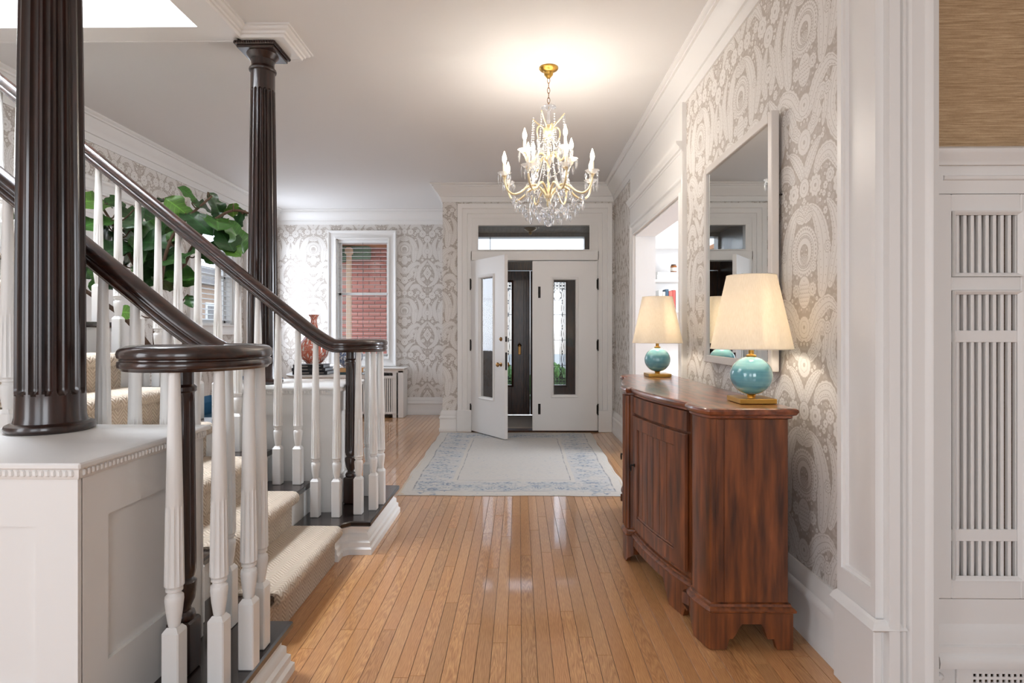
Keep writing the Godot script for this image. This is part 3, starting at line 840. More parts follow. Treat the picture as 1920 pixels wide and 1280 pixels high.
	for y in [0.548, 1.19]:
		mb = MB.new()
		bx(mb, 1.398, 1.618, y, y + 0.038, F - 0.003, F + 0.006, 0.001)
		part(gl, "cross_bar", mb, M.paint)
	# floor register with square holes
	var rg := thing("wall_register", W(1.6, 0.02, F), "white perforated register with square holes below the grille", "register")
	mb = MB.new()
	var hx := 0.0185
	for r in [[1.41, 1.46, 0.01, 0.148], [1.46 + 23 * hx, 1.93, 0.01, 0.148], [1.46, 1.46 + 23 * hx, 0.126, 0.148], [1.46, 1.46 + 23 * hx, 0.01, 0.0155]]:
		bx(mb, r[0], r[1], r[2], r[3], F - 0.009, F - 0.001, 0.0015)
	part(rg, "frame", mb, M.paint)
	mb = MB.new()
	for i in 24:
		bx(mb, 1.46 + i * hx - 0.0042, 1.46 + i * hx + 0.0042, 0.012, 0.13, F - 0.006, F - 0.002)
	for j in 7:
		bx(mb, 1.455, 1.46 + 23 * hx, 0.0155 + j * hx - 0.0042, 0.0155 + j * hx + 0.0042, F - 0.0062, F - 0.002)
	part(rg, "lattice", mb, M.paint)
	mb = MB.new()
	mb.lathe(lp([[0, 0], [0.012, 0.002], [0.014, 0.012], [0.009, 0.02], [0, 0.022]]), 14)
	inst(rg, "knob", mb.mesh(), M.paint, Transform3D(Basis(Vector3.RIGHT, PI / 2), W(1.352, 0.115, F) - rg.position))

# ---------------------------------------------------------------- staircase
func nose_x(k: int) -> float:
	return NOSE - RUN * (k - 1)

func staircase() -> void:
	var st := thing("staircase", W(-1.9, 0, 2.62), "white staircase with dark wooden treads climbing to the left", "staircase")
	var mb: MB
	var N0 := 1.965
	var N1 := 3.315
	var steps := 11
	for k in range(1, steps + 1):
		var x := nose_x(k)
		var y := k * RISE
		mb = MB.new()
		if k == 1:
			# the first tread spreads out in two square ends
			var pl := prof([[-1.095, 1.315], [-0.815, 1.315], [-0.815, 2.07], [-0.925, 2.07], [-0.965, 2.11], [-0.965, 3.12], [-0.925, 3.16], [-0.815, 3.16], [-0.815, 3.92], [-1.095, 3.92], [-1.095, 3.325], [-1.22, 3.325], [-1.22, 1.975], [-1.095, 1.975]])
			# extrude along y: (x, d) lie in the plane
			mb.extrude(pl, y - 0.03, y, Transform3D(Basis(Vector3(1, 0, 0), Vector3(0, 0, -1), Vector3(0, 1, 0)), Vector3.ZERO), 0.72, 0.006)
		else:
			bx(mb, x - RUN - 0.035, x, y - 0.03, y, N0, N1, 0.007)
		part(st, "tread", mb, M.tread)
		mb = MB.new()
		if k == 1:
			var body := prof([[-1.09, 1.345], [-0.845, 1.345], [-0.845, 2.04], [-0.95, 2.04], [-0.995, 2.085], [-0.995, 3.145], [-0.95, 3.19], [-0.845, 3.19], [-0.845, 3.89], [-1.09, 3.89]])
			mb.extrude(body, 0.0, y - 0.03, Transform3D(Basis(Vector3(1, 0, 0), Vector3(0, 0, -1), Vector3(0, 1, 0)), Vector3.ZERO))
		else:
			bx(mb, x - RUN - 0.03, x - 0.03, maxf(y - RISE * 2, 0.0) if k > 3 else 0.0, y - 0.03, N0 + 0.015, N1 - 0.015)
		part(st, "riser", mb, M.stair_white)
		if k > 1:
			for d in [N0 + 0.008, N1 - 0.008]:
				mb = MB.new()
				bx(mb, x - RUN - 0.03, x - 0.022, y - 0.052, y - 0.03, d - 0.008, d + 0.008, 0.004)
				part(st, "tread_moulding", mb, M.stair_white)
	mb = MB.new()
	var bp := prof([[0, 0], [0.034, 0], [0.034, 0.03], [0.024, 0.04], [0.024, 0.064], [0.013, 0.074], [0.013, 0.098], [0.006, 0.106], [0, 0.11]])
	mb.sweep(bp, path3([[-1.09, 0, 1.345], [-0.845, 0, 1.345], [-0.845, 0, 2.04], [-0.95, 0, 2.04], [-0.995, 0, 2.085], [-0.995, 0, 2.245]]), Vector3.UP)
	part(st, "base_moulding", mb, M.stair_white)
	mb = MB.new()
	mb.sweep(bp, path3([[-0.995, 0, 3.055], [-0.995, 0, 3.145], [-0.95, 0, 3.19], [-0.845, 0, 3.19], [-0.845, 0, 3.89], [-1.09, 0, 3.89]]), Vector3.UP)
	part(st, "base_moulding", mb, M.stair_white)
	mb = MB.new()
	var cp := prof([[0, 0], [0.008, 0], [0.02, 0.014], [0.022, 0.02], [0, 0.02]])
	mb.sweep(cp, path3([[-1.09, 0.132, 1.345], [-0.845, 0.132, 1.345], [-0.845, 0.132, 2.04], [-0.95, 0.132, 2.04], [-0.995, 0.132, 2.085], [-0.995, 0.132, 2.245]]), Vector3.UP)
	part(st, "nosing_moulding", mb, M.stair_white)
	mb = MB.new()
	mb.sweep(cp, path3([[-0.995, 0.132, 3.055], [-0.995, 0.132, 3.145], [-0.95, 0.132, 3.19], [-0.845, 0.132, 3.19], [-0.845, 0.132, 3.89], [-1.09, 0.132, 3.89]]), Vector3.UP)
	part(st, "nosing_moulding", mb, M.stair_white)
	runner(steps)
	balustrade(0)
	balustrade(1)
	pedestal(0)
	pedestal(1)

func runner(steps: int) -> void:
	var rn := thing("stair_runner", W(-1.9, 0.0, 2.62), "beige herringbone carpet runner down the middle of the stairs", "carpet")
	var r0 := 2.26
	var r1 := 3.04
	for k in range(1, steps + 1):
		var x := nose_x(k)
		var y := k * RISE
		var th := 0.016
		# cross-section in (x, y): over the tread, round the nosing, down the riser
		var outer := [Vector2(x - RUN - 0.03, y + th)]
		for i in 9:
			var a := PI / 2 - PI * i / 8
			outer.append(Vector2(x - 0.005 + cos(a) * 0.034, y - 0.016 + sin(a) * 0.034))
		outer.append(Vector2(x - 0.012, y - 0.055))
		outer.append(Vector2(x - 0.014, (k - 1) * RISE + (0.002 if k == 1 else 0.008)))
		outer.append(Vector2(x - 0.04, (k - 1) * RISE + (0.002 if k == 1 else 0.008)))
		outer.append(Vector2(x - 0.04, y - 0.04))
		outer.append(Vector2(x - RUN - 0.03, y - 0.04))
		outer[0] = Vector2(x - RUN - 0.03, y + th + 0.002)
		var mb := MB.new()
		mb.extrude(PackedVector2Array(outer), -r1, -r0, Transform3D(), 0.6, 0.008)
		part(rn, "carpet_step", mb, M.carpet)

func baluster_mesh(length: float) -> ArrayMesh:
	var mb := MB.new()
	var blk := 0.205
	mb.box(Vector3(-0.024, 0, -0.024), Vector3(0.024, blk, 0.024), 0.0035)
	var s0 := mb.v.size()
	# pyramid shoulder
	var P := []
	for q in [[0.0225, blk - 0.001], [0.0135, blk + 0.012]]:
		P.append(PackedVector3Array([Vector3(-q[0], q[1], -q[0]), Vector3(q[0], q[1], -q[0]), Vector3(q[0], q[1], q[0]), Vector3(-q[0], q[1], q[0])]))
	mb.grid(P, true)
	mb.fix(s0)
	mb.lathe(lp([[0.0, blk], [0.014, blk + 0.006], [0.0165, blk + 0.02], [0.021, blk + 0.05], [0.0245, blk + 0.085], [0.0235, blk + 0.097], [0.018, blk + 0.102], [0.017, blk + 0.107], [0.022, blk + 0.111], [0.022, blk + 0.118], [0.0, blk + 0.12]]), 20)
	var y0 := blk + 0.118
	var fl := 0.225
	var rows := []
	rows.append(Vector2(0.0, y0))
	rows.append(Vector2(0.02, y0))
	rows.append(Vector2(0.0252, y0 + 0.008))
	for i in 7:
		var f := float(i) / 6.0
		rows.append(Vector2(lerpf(0.0252, 0.0222, f), y0 + 0.02 + (fl - 0.02) * f))
	rows.append(Vector2(0.022, y0 + fl + 0.01))
	for i in 4:
		var f := (i + 1) / 4.0
		rows.append(Vector2(lerpf(0.022, 0.0145, f), lerpf(y0 + fl + 0.01, length, f)))
	rows.append(Vector2(0.0, length))
	mb.lathe(rows, 48, Vector3.ZERO, 0.8, func(a: float, i: int, r: float) -> float:
		if i < 3 or i > 9:
			return r
		var ph := fposmod(a / TAU * 12.0, 1.0)
		return r - 0.0028 * (1.0 if ph > 0.2 and ph < 0.8 else 0.0))
	return mb.mesh()

func rail_profile() -> PackedVector2Array:
	var h := [[0.024, -0.036], [0.028, -0.03], [0.0355, -0.026], [0.0375, -0.018], [0.0355, -0.009], [0.031, -0.006], [0.031, -0.002], [0.037, 0.002], [0.039, 0.012], [0.036, 0.023], [0.027, 0.032], [0.013, 0.037]]
	var out := []
	for q in h:
		out.append(q)
	out.append([0.0, 0.038])
	for i in range(h.size() - 1, -1, -1):
		out.append([-h[i][0], h[i][1]])
	return prof(out)

func balustrade(side: int) -> void:
	var dr := RAIL_N if side == 0 else RAIL_F
	var sg := -1.0 if side == 0 else 1.0          # the volute curls away from the flight
	var cx := -1.03
	var cd := dr + sg * 0.272
	var lvl := 1.146
	var bl := thing("stair_balustrade", W(-1.5, RISE, dr), ["dark handrail with white fluted balusters on the near side of the stairs", "dark handrail with white fluted balusters on the far side of the stairs"][side], "balustrade", "stair balustrades")
	var off := 0.867
	var line := func(x: float) -> float: return RISE + (NOSE - x) * RISE / RUN + off
	var pts := PackedVector3Array()
	var x := -3.62
	while x < -1.27:
		pts.append(W(x, line.call(x), dr))
		x += 0.2
	# easing: quadratic from the slope into the level
	var p0 := Vector2(-1.26, line.call(-1.26))
	var xc := NOSE - (lvl - RISE - off) * RUN / RISE
	var p2 := Vector2(cx, lvl)
	for i in 11:
		var f := i / 10.0
		var q := p0.lerp(Vector2(xc, lvl), f).lerp(Vector2(xc, lvl).lerp(p2, f), f)
		pts.append(W(q.x, q.y, dr))
	var radii := [0.272, 0.185, 0.16, 0.115, 0.075]
	var spin := func(a: float) -> Vector3:
		var k := mini(int(a / (PI / 2)), 3)
		var f := a / (PI / 2) - k
		var r: float = lerpf(radii[k], radii[k + 1], f)
		# a = 0 towards the flight, a quarter turn on towards +x
		return W(cx + sin(a) * r, lvl, cd - sg * cos(a) * r)
	for i in range(1, 45):
		pts.append(spin.call(TAU * i / 44.0))
	var mb := MB.new()
	mb.sweep(rail_profile(), pts, Vector3.UP)
	part(bl, "handrail", mb, M.rail_wood)
	mb = MB.new()
	mb.lathe(lp([[0, -0.036], [0.066, -0.036], [0.07, -0.03], [0.078, -0.026], [0.08, -0.018], [0.078, -0.009], [0.073, -0.006], [0.073, -0.002], [0.079, 0.002], [0.081, 0.012], [0.078, 0.023], [0.069, 0.032], [0.055, 0.037], [0, 0.0385]]), 40, W(cx, lvl, cd))
	part(bl, "volute_cap", mb, M.rail_wood)
	# dark newel under the volute
	mb = MB.new()
	var o := W(cx, RISE, cd)
	mb.box(o + Vector3(-0.036, 0.0, -0.036), o + Vector3(0.036, 0.16, 0.036), 0.006)
	mb.lathe(lp([[0, 0.15], [0.03, 0.16], [0.034, 0.17], [0.03, 0.182], [0.021, 0.188], [0.02, 0.196], [0.031, 0.22], [0.036, 0.26], [0.036, 0.275], [0.027, 0.282], [0.025, 0.29], [0.0, 0.292]]), 24, o)
	var rows := [Vector2(0, 0.288), Vector2(0.03, 0.29), Vector2(0.0345, 0.31)]
	for i in 9:
		rows.append(Vector2(lerpf(0.0345, 0.03, i / 8.0), lerpf(0.33, 0.82, i / 8.0)))
	for q in [[0.03, 0.845], [0.03, 0.855], [0.036, 0.86], [0.036, 0.872], [0.028, 0.88], [0.028, 0.93], [0.0, 0.93]]:
		rows.append(Vector2(q[0], q[1]))
	mb.lathe(rows, 48, o, 0.8, func(a: float, i: int, r: float) -> float:
		if i < 3 or i > 11:
			return r
		var ph := fposmod(a / TAU * 12.0, 1.0)
		return r - 0.0035 * (1.0 if ph > 0.2 and ph < 0.8 else 0.0))
	part(bl, "newel_post", mb, M.dark_wood)
	# balusters: two to a tread
	var under := 0.045
	var ma := baluster_mesh(line.call(nose_x(2) - 0.062) - under - 2 * RISE)
	var mc := baluster_mesh(line.call(nose_x(2) - 0.062 - RUN / 2) - under - 2 * RISE)
	var mv := baluster_mesh(lvl - 0.034 - RISE)
	for k in range(2, 12):
		for j in 2:
			inst(bl, "baluster", ma if j == 0 else mc, M.stair_white, Transform3D(Basis(), W(nose_x(k) - 0.062 - j * RUN / 2, k * RISE, dr) - bl.position))
	inst(bl, "baluster", baluster_mesh(line.call(-1.15) - 0.03 - RISE), M.stair_white, Transform3D(Basis(), W(-1.15, RISE, dr) - bl.position))
	for a in [0.0, 0.46, 0.9, 1.45, 2.08, 2.75]:
		var p: Vector3 = spin.call(a)
		inst(bl, "baluster", mv, M.stair_white, Transform3D(Basis(), Vector3(p.x, RISE, p.z) - bl.position))

func pedestal(side: int) -> void:
	var d0 := 1.40 if side == 0 else 3.335
	var d1 := 1.962 if side == 0 else 3.93
	var cd := 1.86 if side == 0 else 3.58
	var x0 := -1.72
	var x1 := -1.082
	var h := 0.904
	var pd := thing("column_pedestal", W((x0 + x1) / 2, 0, (d0 + d1) / 2), ["white panelled pedestal under the near column at the left edge", "white panelled pedestal under the far column beyond the stairs"][side], "pedestal", "column pedestals")
	var mb := MB.new()
	bx(mb, x0 + 0.012, x1 - 0.012, 0, h - 0.02, d0 + 0.012, d1 - 0.012)
	part(pd, "core", mb, M.stair_white)
	mb = MB.new()
	var st := 0.105
	# frames on the front and right faces
	for dd in [[d0, d0 + 0.014], [d1 - 0.014, d1]]:
		bx(mb, x0, x0 + st, 0, h - 0.03, dd[0], dd[1])
		bx(mb, x1 - st, x1, 0, h - 0.03, dd[0], dd[1])
		bx(mb, x0 + st, x1 - st, h - 0.16, h - 0.03, dd[0], dd[1])
		bx(mb, x0 + st, x1 - st, 0, 0.34, dd[0], dd[1])
	bx(mb, x1 - 0.014, x1, 0, h - 0.03, d0 + 0.012, d0 + st)
	bx(mb, x1 - 0.014, x1, 0, h - 0.03, d1 - st, d1 - 0.012)
	bx(mb, x1 - 0.014, x1, h - 0.16, h - 0.03, d0 + st, d1 - st)
	bx(mb, x1 - 0.014, x1, 0, 0.36, d0 + st, d1 - st)
	part(pd, "panel_frame", mb, M.stair_white)
	mb = MB.new()
	bx(mb, x0 - 0.02, x1 + 0.02, h - 0.016, h, d0 - 0.02, d1 + 0.016, 0.004)
	part(pd, "top_slab", mb, M.stair_white)
	mb = MB.new()
	mb.sweep(prof([[0, 0], [0.005, 0], [0.01, 0.008], [0.01, 0.026], [0, 0.026]]), path3([[x0, h - 0.042, d0], [x1, h - 0.042, d0], [x1, h - 0.042, d1]]), Vector3.UP)
	part(pd, "bed_moulding", mb, M.stair_white)
	# carved bead course under the slab
	mb = MB.new()
	var bead := MB.new()
	var n := int((x1 - x0) / 0.0145)
	for i in n:
		var x := x0 + (i + 0.5) * (x1 - x0) / n
		bead.box(W(x - 0.0052, h - 0.035, d0 - 0.014), W(x + 0.0052, h - 0.018, d0 - 0.006), 0.003)
	n = int((d1 - d0) / 0.0145)
	for i in n:
		var d := d0 + (i + 0.5) * (d1 - d0) / n
		bead.box(W(x1 + 0.006, h - 0.035, d - 0.0052), W(x1 + 0.014, h - 0.018, d + 0.0052), 0.003)
	part(pd, "bead_course", bead, M.stair_white).set_meta("kind", "stuff")
	# the fluted column
	var cx := -1.525 if side == 0 else -1.6
	var fat := 1.07 if side == 0 else 1.0
	var cl := thing("fluted_column", W(cx, h, cd), ["near dark wooden fluted column in the left foreground", "far dark wooden fluted column with square capital"][side], "column", "dark fluted columns")
	var o := W(cx, 0, cd)
	mb = MB.new()
	mb.lathe(lp([[0, h], [0.112, h], [0.119, h + 0.006], [0.121, h + 0.014], [0.118, h + 0.023], [0.106, h + 0.029], [0.096, h + 0.031], [0, h + 0.032]]), 56, o)
	part(cl, "base", mb, M.dark_wood)
	var y0 := h + 0.03
	var y1 := 2.73
	var rows := [Vector2(0.0, y0), Vector2(0.092, y0), Vector2(0.088, y0 + 0.02), Vector2(0.0872, y0 + 0.085)]
	for q in [0.088, 0.094, 0.103, 0.112]:
		rows.append(Vector2(0.0872, y0 + q))
	for i in 9:
		var f := (i + 1) / 9.0
		rows.append(Vector2(0.0872 - 0.0155 * pow(f, 1.7), lerpf(y0 + 0.112, y1 - 0.03, f)))
	for q in [0.022, 0.012, 0.004, 0.0]:
		rows.append(Vector2(0.0715, y1 - q))
	rows.append(Vector2(0.071, y1 + 0.12))
	rows.append(Vector2(0.0, y1 + 0.12))
	var last := rows.size()
	for i in last:
		rows[i].x *= fat
	mb = MB.new()
	mb.lathe(rows, 160, o, 0.8, func(a: float, i: int, r: float) -> float:
		if i < 5 or i > last - 4:
			return r
		var half := 0.37
		if i == 5 or i == last - 4: half = 0.2
		elif i == 6 or i == last - 5: half = 0.31
		var ph := absf(fposmod(a / TAU * 16.0, 1.0) - 0.5)
		if ph > half:
			return r
		return r - 0.0135 * sqrt(maxf(0.0, 1.0 - pow(ph / 0.385, 2.0))) * minf(1.0, half / 0.3))
	part(cl, "shaft", mb, M.dark_wood)
	mb = MB.new()
	mb.lathe(lp([[0, y1 + 0.112], [0.072, y1 + 0.112], [0.079, y1 + 0.117], [0.081, y1 + 0.125], [0.079, y1 + 0.133], [0.072, y1 + 0.138], [0.068, y1 + 0.15], [0.069, y1 + 0.185], [0.074, y1 + 0.188], [0.078, y1 + 0.196], [0.09, y1 + 0.212], [0.096, y1 + 0.222], [0.0, y1 + 0.222]]), 56, o)
	part(cl, "capital", mb, M.dark_wood)
	mb = MB.new()
	bx(mb, cx - 0.112, cx + 0.112, 2.95, 2.968, cd - 0.112, cd + 0.112, 0.003)
	bx(mb, cx - 0.122, cx + 0.122, 2.968, 2.99, cd - 0.122, cd + 0.122, 0.004)
	var ab := part(cl, "abacus", mb, M.dark_wood)
	mb = MB.new()
	for i in 17:
		var t := -0.116 + i * 0.0145
		for s in [-1.0, 1.0]:
			mb.box(o + Vector3(t - 0.005, 2.971, s * 0.121), o + Vector3(t + 0.005, 2.987, s * 0.128), 0.003)
			mb.box(o + Vector3(s * 0.121, 2.971, t - 0.005), o + Vector3(s * 0.128, 2.987, t + 0.005), 0.003)
	part(ab, "carved_beads", mb, M.dark_wood).set_meta("kind", "stuff")
# ---------------------------------------------------------------- sideboard
const SC := 3.13
func bow(d: float) -> float:
	return 0.61 + 0.125 * pow(absf(d - SC) / 0.7, 2.0)

func board_outline() -> PackedVector2Array:
	var near := [[1.07, 2.21], [0.728, 2.21], [0.716, 2.228], [0.706, 2.26], [0.694, 2.3], [0.686, 2.34], [0.684, 2.375], [0.688, 2.402], [0.7, 2.418], [0.714, 2.426]]
	for i in 16:
		var d := 2.445 + i * 0.04
		near.append([bow(d) - 0.025, d])
	near.append_array([[0.59, 3.052], [0.564, 3.058], [0.556, 3.085], [0.553, 3.13]])
	var out := near.duplicate()
	for i in range(near.size() - 2, -1, -1):
		out.append([near[i][0], 2 * SC - near[i][1]])
	return prof(out)

# rings of one outline, each drawn in by an inset at a height; (x, d) outline
func stack(mb: MB, pl: PackedVector2Array, steps: Array) -> void:
	var s0 := mb.v.size()
	var P := []
	for q in steps:
		var row := PackedVector3Array()
		for a in MB.inset(pl, q[0]):
			row.append(W(a.x, q[1], a.y))
		P.append(row)
	mb.grid(P, true, 0.8)
	mb.fix(s0)
	mb.flat_cap(P[0], Vector3(0, P[P.size() - 1][0].y - P[0][0].y, 0) * -1.0)
	mb.flat_cap(P[P.size() - 1], Vector3(0, P[P.size() - 1][0].y - P[0][0].y, 0))

# a slab that follows the bowed front
func bowed(mb: MB, da: float, db: float, y0: float, y1: float, outer: float, inner: float, bev := 0.003) -> void:
	var s0 := mb.v.size()
	var n := maxi(2, int(absf(db - da) / 0.04) + 1)
	var P := []
	for i in n + 1:
		var d := lerpf(da, db, float(i) / n)
		var x := bow(d)
		P.append(PackedVector3Array([W(x - outer + bev, y0, d), W(x - outer, y0 + bev, d), W(x - outer, y1 - bev, d), W(x - outer + bev, y1, d), W(x - inner, y1, d), W(x - inner, y0, d)]))
	mb.grid(P, true, 0.85)
	mb.fix(s0)
	mb.flat_cap(P[0], W(0, 0, da) - W(0, 0, db))
	mb.flat_cap(P[n], W(0, 0, db) - W(0, 0, da))

func sideboard() -> void:
	var sb := thing("sideboard", W(0.88, 0, SC), "reddish brown bow-front wooden sideboard with plank doors", "sideboard")
	var pl := board_outline()
	var mb := MB.new()
	stack(mb, pl, [[0.024, 0.888], [0.018, 0.892], [0.018, 0.9], [0.008, 0.904], [0.004, 0.91], [0.0, 0.918], [0.003, 0.926], [0.01, 0.93]])
	part(sb, "top", mb, M.cherry_top)
	mb = MB.new()
	stack(mb, pl, [[0.03, 0.16], [0.03, 0.888]])
	part(sb, "carcass", mb, M.cherry)
	mb = MB.new()
	stack(mb, pl, [[0.014, 0.142], [0.007, 0.147], [0.006, 0.154], [0.012, 0.161], [0.02, 0.165], [0.022, 0.174], [0.03, 0.178]])
	part(sb, "base_moulding", mb, M.cherry)
	# end panel boards, leaving a fine seam beside the corner post
	for s in [-1.0, 1.0]:
		mb = MB.new()
		var de: float = SC + s * (SC - 2.24)
		bx(mb, 0.795, 1.038, 0.179, 0.887, de, de + s * 0.004, 0.0015)
		bx(mb, 0.764, 0.791, 0.179, 0.887, de, de + s * 0.004, 0.0015)
		part(sb, "end_panel", mb, M.cherry)
	# bracket base: an apron whose lower edge drops to feet
	var base := MB.inset(pl, 0.016)
	var fine := PackedVector2Array()
	for i in base.size() - 1:
		var k := maxi(1, int(base[i].distance_to(base[i + 1]) / 0.012))
		for j in k:
			fine.append(base[i].lerp(base[i + 1], float(j) / k))
	fine.append(base[base.size() - 1])
	var drop := func(p: Vector2) -> float:
		var q := Vector2(p.x, p.y if p.y < SC else 2 * SC - p.y)
		var foot := 1.0
		if q.y < 2.232:
			var a := minf(absf(q.x - 1.054), absf(q.x - 0.735))
			foot = clampf((a - 0.07) / 0.05, 0.0, 1.0)
			if a > 0.07 and a < 0.098: foot = 0.42
		elif q.y < 2.41:
			foot = clampf((q.y - 2.33) / 0.06, 0.0, 1.0)
		elif q.y < 2.75:
			foot = clampf(absf(q.y - 2.54) - 0.06, 0.0, 0.05) / 0.05
			if q.y > 2.47 and q.y < 2.49: foot = 0.4
		elif q.y > 2.98:
			foot = clampf((absf(q.y - SC) - 0.05) / 0.04, 0.0, 1.0)
		return 0.002 + 0.098 * foot
	var P := []
	var ctr := Vector2(0.95, SC)
	for i in fine.size():
		var a := fine[maxi(i - 1, 0)]
		var b := fine[mini(i + 1, fine.size() - 1)]
		var nn := (b - a).normalized().orthogonal()
		if nn.dot(ctr - fine[i]) < 0:
			nn = -nn
		var p := fine[i]
		var q := p + nn * 0.026
		var y: float = drop.call(p)
		P.append(PackedVector3Array([W(p.x, 0.145, p.y), W(p.x, y, p.y), W(q.x, y, q.y), W(q.x, 0.145, q.y)]))
	mb = MB.new()
	mb.grid(P, true, 0.8)
	mb.fix(0)
	mb.flat_cap(P[0], Vector3(1, 0, 0))
	mb.flat_cap(P[P.size() - 1], Vector3(1, 0, 0))
	part(sb, "bracket_base", mb, M.cherry)
	# doors
	for s in [-1.0, 1.0]:
		var at := func(d: float) -> float: return SC + s * (SC - d)
		var name_ := "door"
		mb = MB.new()
		bowed(mb, at.call(2.462), at.call(3.035), 0.2, 0.79, -0.003, -0.02, 0.001)
		var dr := part(sb, name_, mb, M.cherry)
		mb = MB.new()
		bowed(mb, at.call(2.464), at.call(2.545), 0.202, 0.788, 0.016, 0.003)
		bowed(mb, at.call(2.955), at.call(3.033), 0.202, 0.788, 0.016, 0.003)
		bowed(mb, at.call(2.545), at.call(2.955), 0.202, 0.272, 0.016, 0.003)
		bowed(mb, at.call(2.545), at.call(2.955), 0.725, 0.788, 0.016, 0.003)
		part(dr, "frame", mb, M.cherry)
		mb = MB.new()
		bowed(mb, at.call(2.547), at.call(2.953), 0.272, 0.284, 0.014, 0.003, 0.005)
		part(dr, "bead", mb, M.cherry)
		for k in 6:
			mb = MB.new()
			var a := 2.549 + k * 0.0672
			bowed(mb, at.call(a + 0.002), at.call(a + 0.0652), 0.284, 0.724, 0.0085, 0.002, 0.001)
			part(dr, "plank", mb, M.cherry)
		# ring pull
		var pd: float = at.call(2.992)
		var px := bow(pd) - 0.016
		mb = MB.new()
		mb.lathe(lp([[0, 0], [0.007, 0], [0.009, 0.003], [0.004, 0.008], [0.004, 0.018], [0, 0.019]]), 12)
		var rx := Transform3D(Basis(Vector3.FORWARD, -PI / 2), W(px, 0.535, pd) - sb.position)
		rx.basis = Basis(Vector3(0, 0, 1), PI / 2)
		inst(dr, "pull_knob", mb.mesh(), M.iron, rx)
		mb = MB.new()
		var rp := PackedVector3Array()
		for i in 16:
			rp.append(W(px - 0.02, 0.522 + cos(TAU * i / 16) * 0.017, pd + sin(TAU * i / 16) * 0.013))
		mb.tube(rp, 0.0026, 0.0026, 6, true)
		part(dr, "ring_pull", mb, M.iron)
	# frieze above the doors and the reeded centre post
	for s in [-1.0, 1.0]:
		mb = MB.new()
		bowed(mb, SC + s * 0.668, SC + s * 0.08, 0.8, 0.886, 0.01, -0.01, 0.002)
		part(sb, "frieze", mb, M.cherry)
	for k in 3:
		mb = MB.new()
		var d := SC - 0.05 + k * 0.036
		mb.tube(PackedVector3Array([W(0.585, 0.18, d + 0.014), W(0.585, 0.886, d + 0.014)]), 0.0165, 0.0165, 14)
		part(sb, "reed", mb, M.cherry)

func table_lamps() -> void:
	var root: Node3D
	var base := W(0.975, 0.931, 2.43)
	var lab := "turquoise ball table lamp with cream shade, %s on the sideboard"
	root = thing("table_lamp", base, lab % "the near one", "lamp", "sideboard lamps")
	var mb := MB.new()
	mb.box(Vector3(-0.075, 0.0, -0.075), Vector3(0.075, 0.02, 0.075), 0.0015)
	inst(root, "base", mb.mesh(), M.brass)
	mb = MB.new()
	mb.lathe(lp([[0, 0.019], [0.016, 0.019], [0.016, 0.028], [0.02, 0.033], [0, 0.034]]), 20)
	inst(root, "stem", mb.mesh(), M.brass)
	mb = MB.new()
	mb.lathe(lp([[0, 0.19], [0.02, 0.19], [0.021, 0.196], [0.011, 0.2], [0.0105, 0.222], [0.013, 0.226], [0.013, 0.26], [0, 0.262]]), 20)
	inst(root, "neck", mb.mesh(), M.brass)
	mb = MB.new()
	var prf := []
	for i in 33:
		var a := -PI / 2 + PI * i / 32
		prf.append(Vector2(0.0845 * cos(a), 0.111 + 0.0805 * sin(a)))
	mb.lathe(prf, 48, Vector3.ZERO, 0.2)
	var glaze := mat(Color.WHITE, 0.14, {"albedo_texture": noise_tex(61, 0.01, [[0.0, c8(84, 146, 160)], [0.5, c8(110, 170, 178)], [1.0, c8(146, 196, 200)]], 256, 256), "uv1_scale": Vector3(0.25, 1.6, 1), "clearcoat_enabled": true, "clearcoat": 1.0, "clearcoat_roughness": 0.05})
	inst(root, "ball", mb.mesh(), glaze)
	mb = MB.new()
	mb.lathe(lp([[0.163, 0.222], [0.1635, 0.2215], [0.164, 0.222], [0.0985, 0.53], [0.098, 0.5305], [0.0975, 0.53], [0.163, 0.222]]), 64)
	var linen: StandardMaterial3D = M.shade.duplicate()
	linen.albedo_color = Color.WHITE
	linen.albedo_texture = noise_tex(62, 0.25, [[0, c8(234, 229, 220)], [1, c8(248, 245, 240)]], 256, 256)
	linen.uv1_scale = Vector3(3, 1, 1)
	inst(root, "lamp_shade", mb.mesh(), linen)
	mb = MB.new()
	var ring := PackedVector3Array()
	for i in 40:
		ring.append(Vector3(cos(TAU * i / 40) * 0.163, 0.224, sin(TAU * i / 40) * 0.163))
	mb.tube(ring, 0.0016, 0.0016, 6, true)
	ring = PackedVector3Array()
	for i in 40:
		ring.append(Vector3(cos(TAU * i / 40) * 0.098, 0.529, sin(TAU * i / 40) * 0.098))
	mb.tube(ring, 0.0016, 0.0016, 6, true)
	for i in 3:
		var a := TAU * i / 3
		mb.tube(PackedVector3Array([Vector3(cos(a) * 0.097, 0.528, sin(a) * 0.097), Vector3(0, 0.49, 0)]), 0.0012, 0.0012, 5)
	inst(root, "shade_ring", mb.mesh(), M.shade)
	mb = MB.new()
	mb.lathe(lp([[0, 0.262], [0.012, 0.264], [0.014, 0.29], [0.028, 0.33], [0.03, 0.352], [0.022, 0.376], [0, 0.385]]), 18)
	inst(root, "light_bulb", mb.mesh(), M.bulb_on)
	var far := root.duplicate()
	far.name = numbered("table_lamp")
	add_child(far)
	far.position = W(0.925, 0.931, 3.86)
	far.set_meta("label", lab % "the far one")
	for r in [root, far]:
		bulb(r, Vector3(0, 0.345, 0), 0.05, 0.03, c8(255, 242, 226))

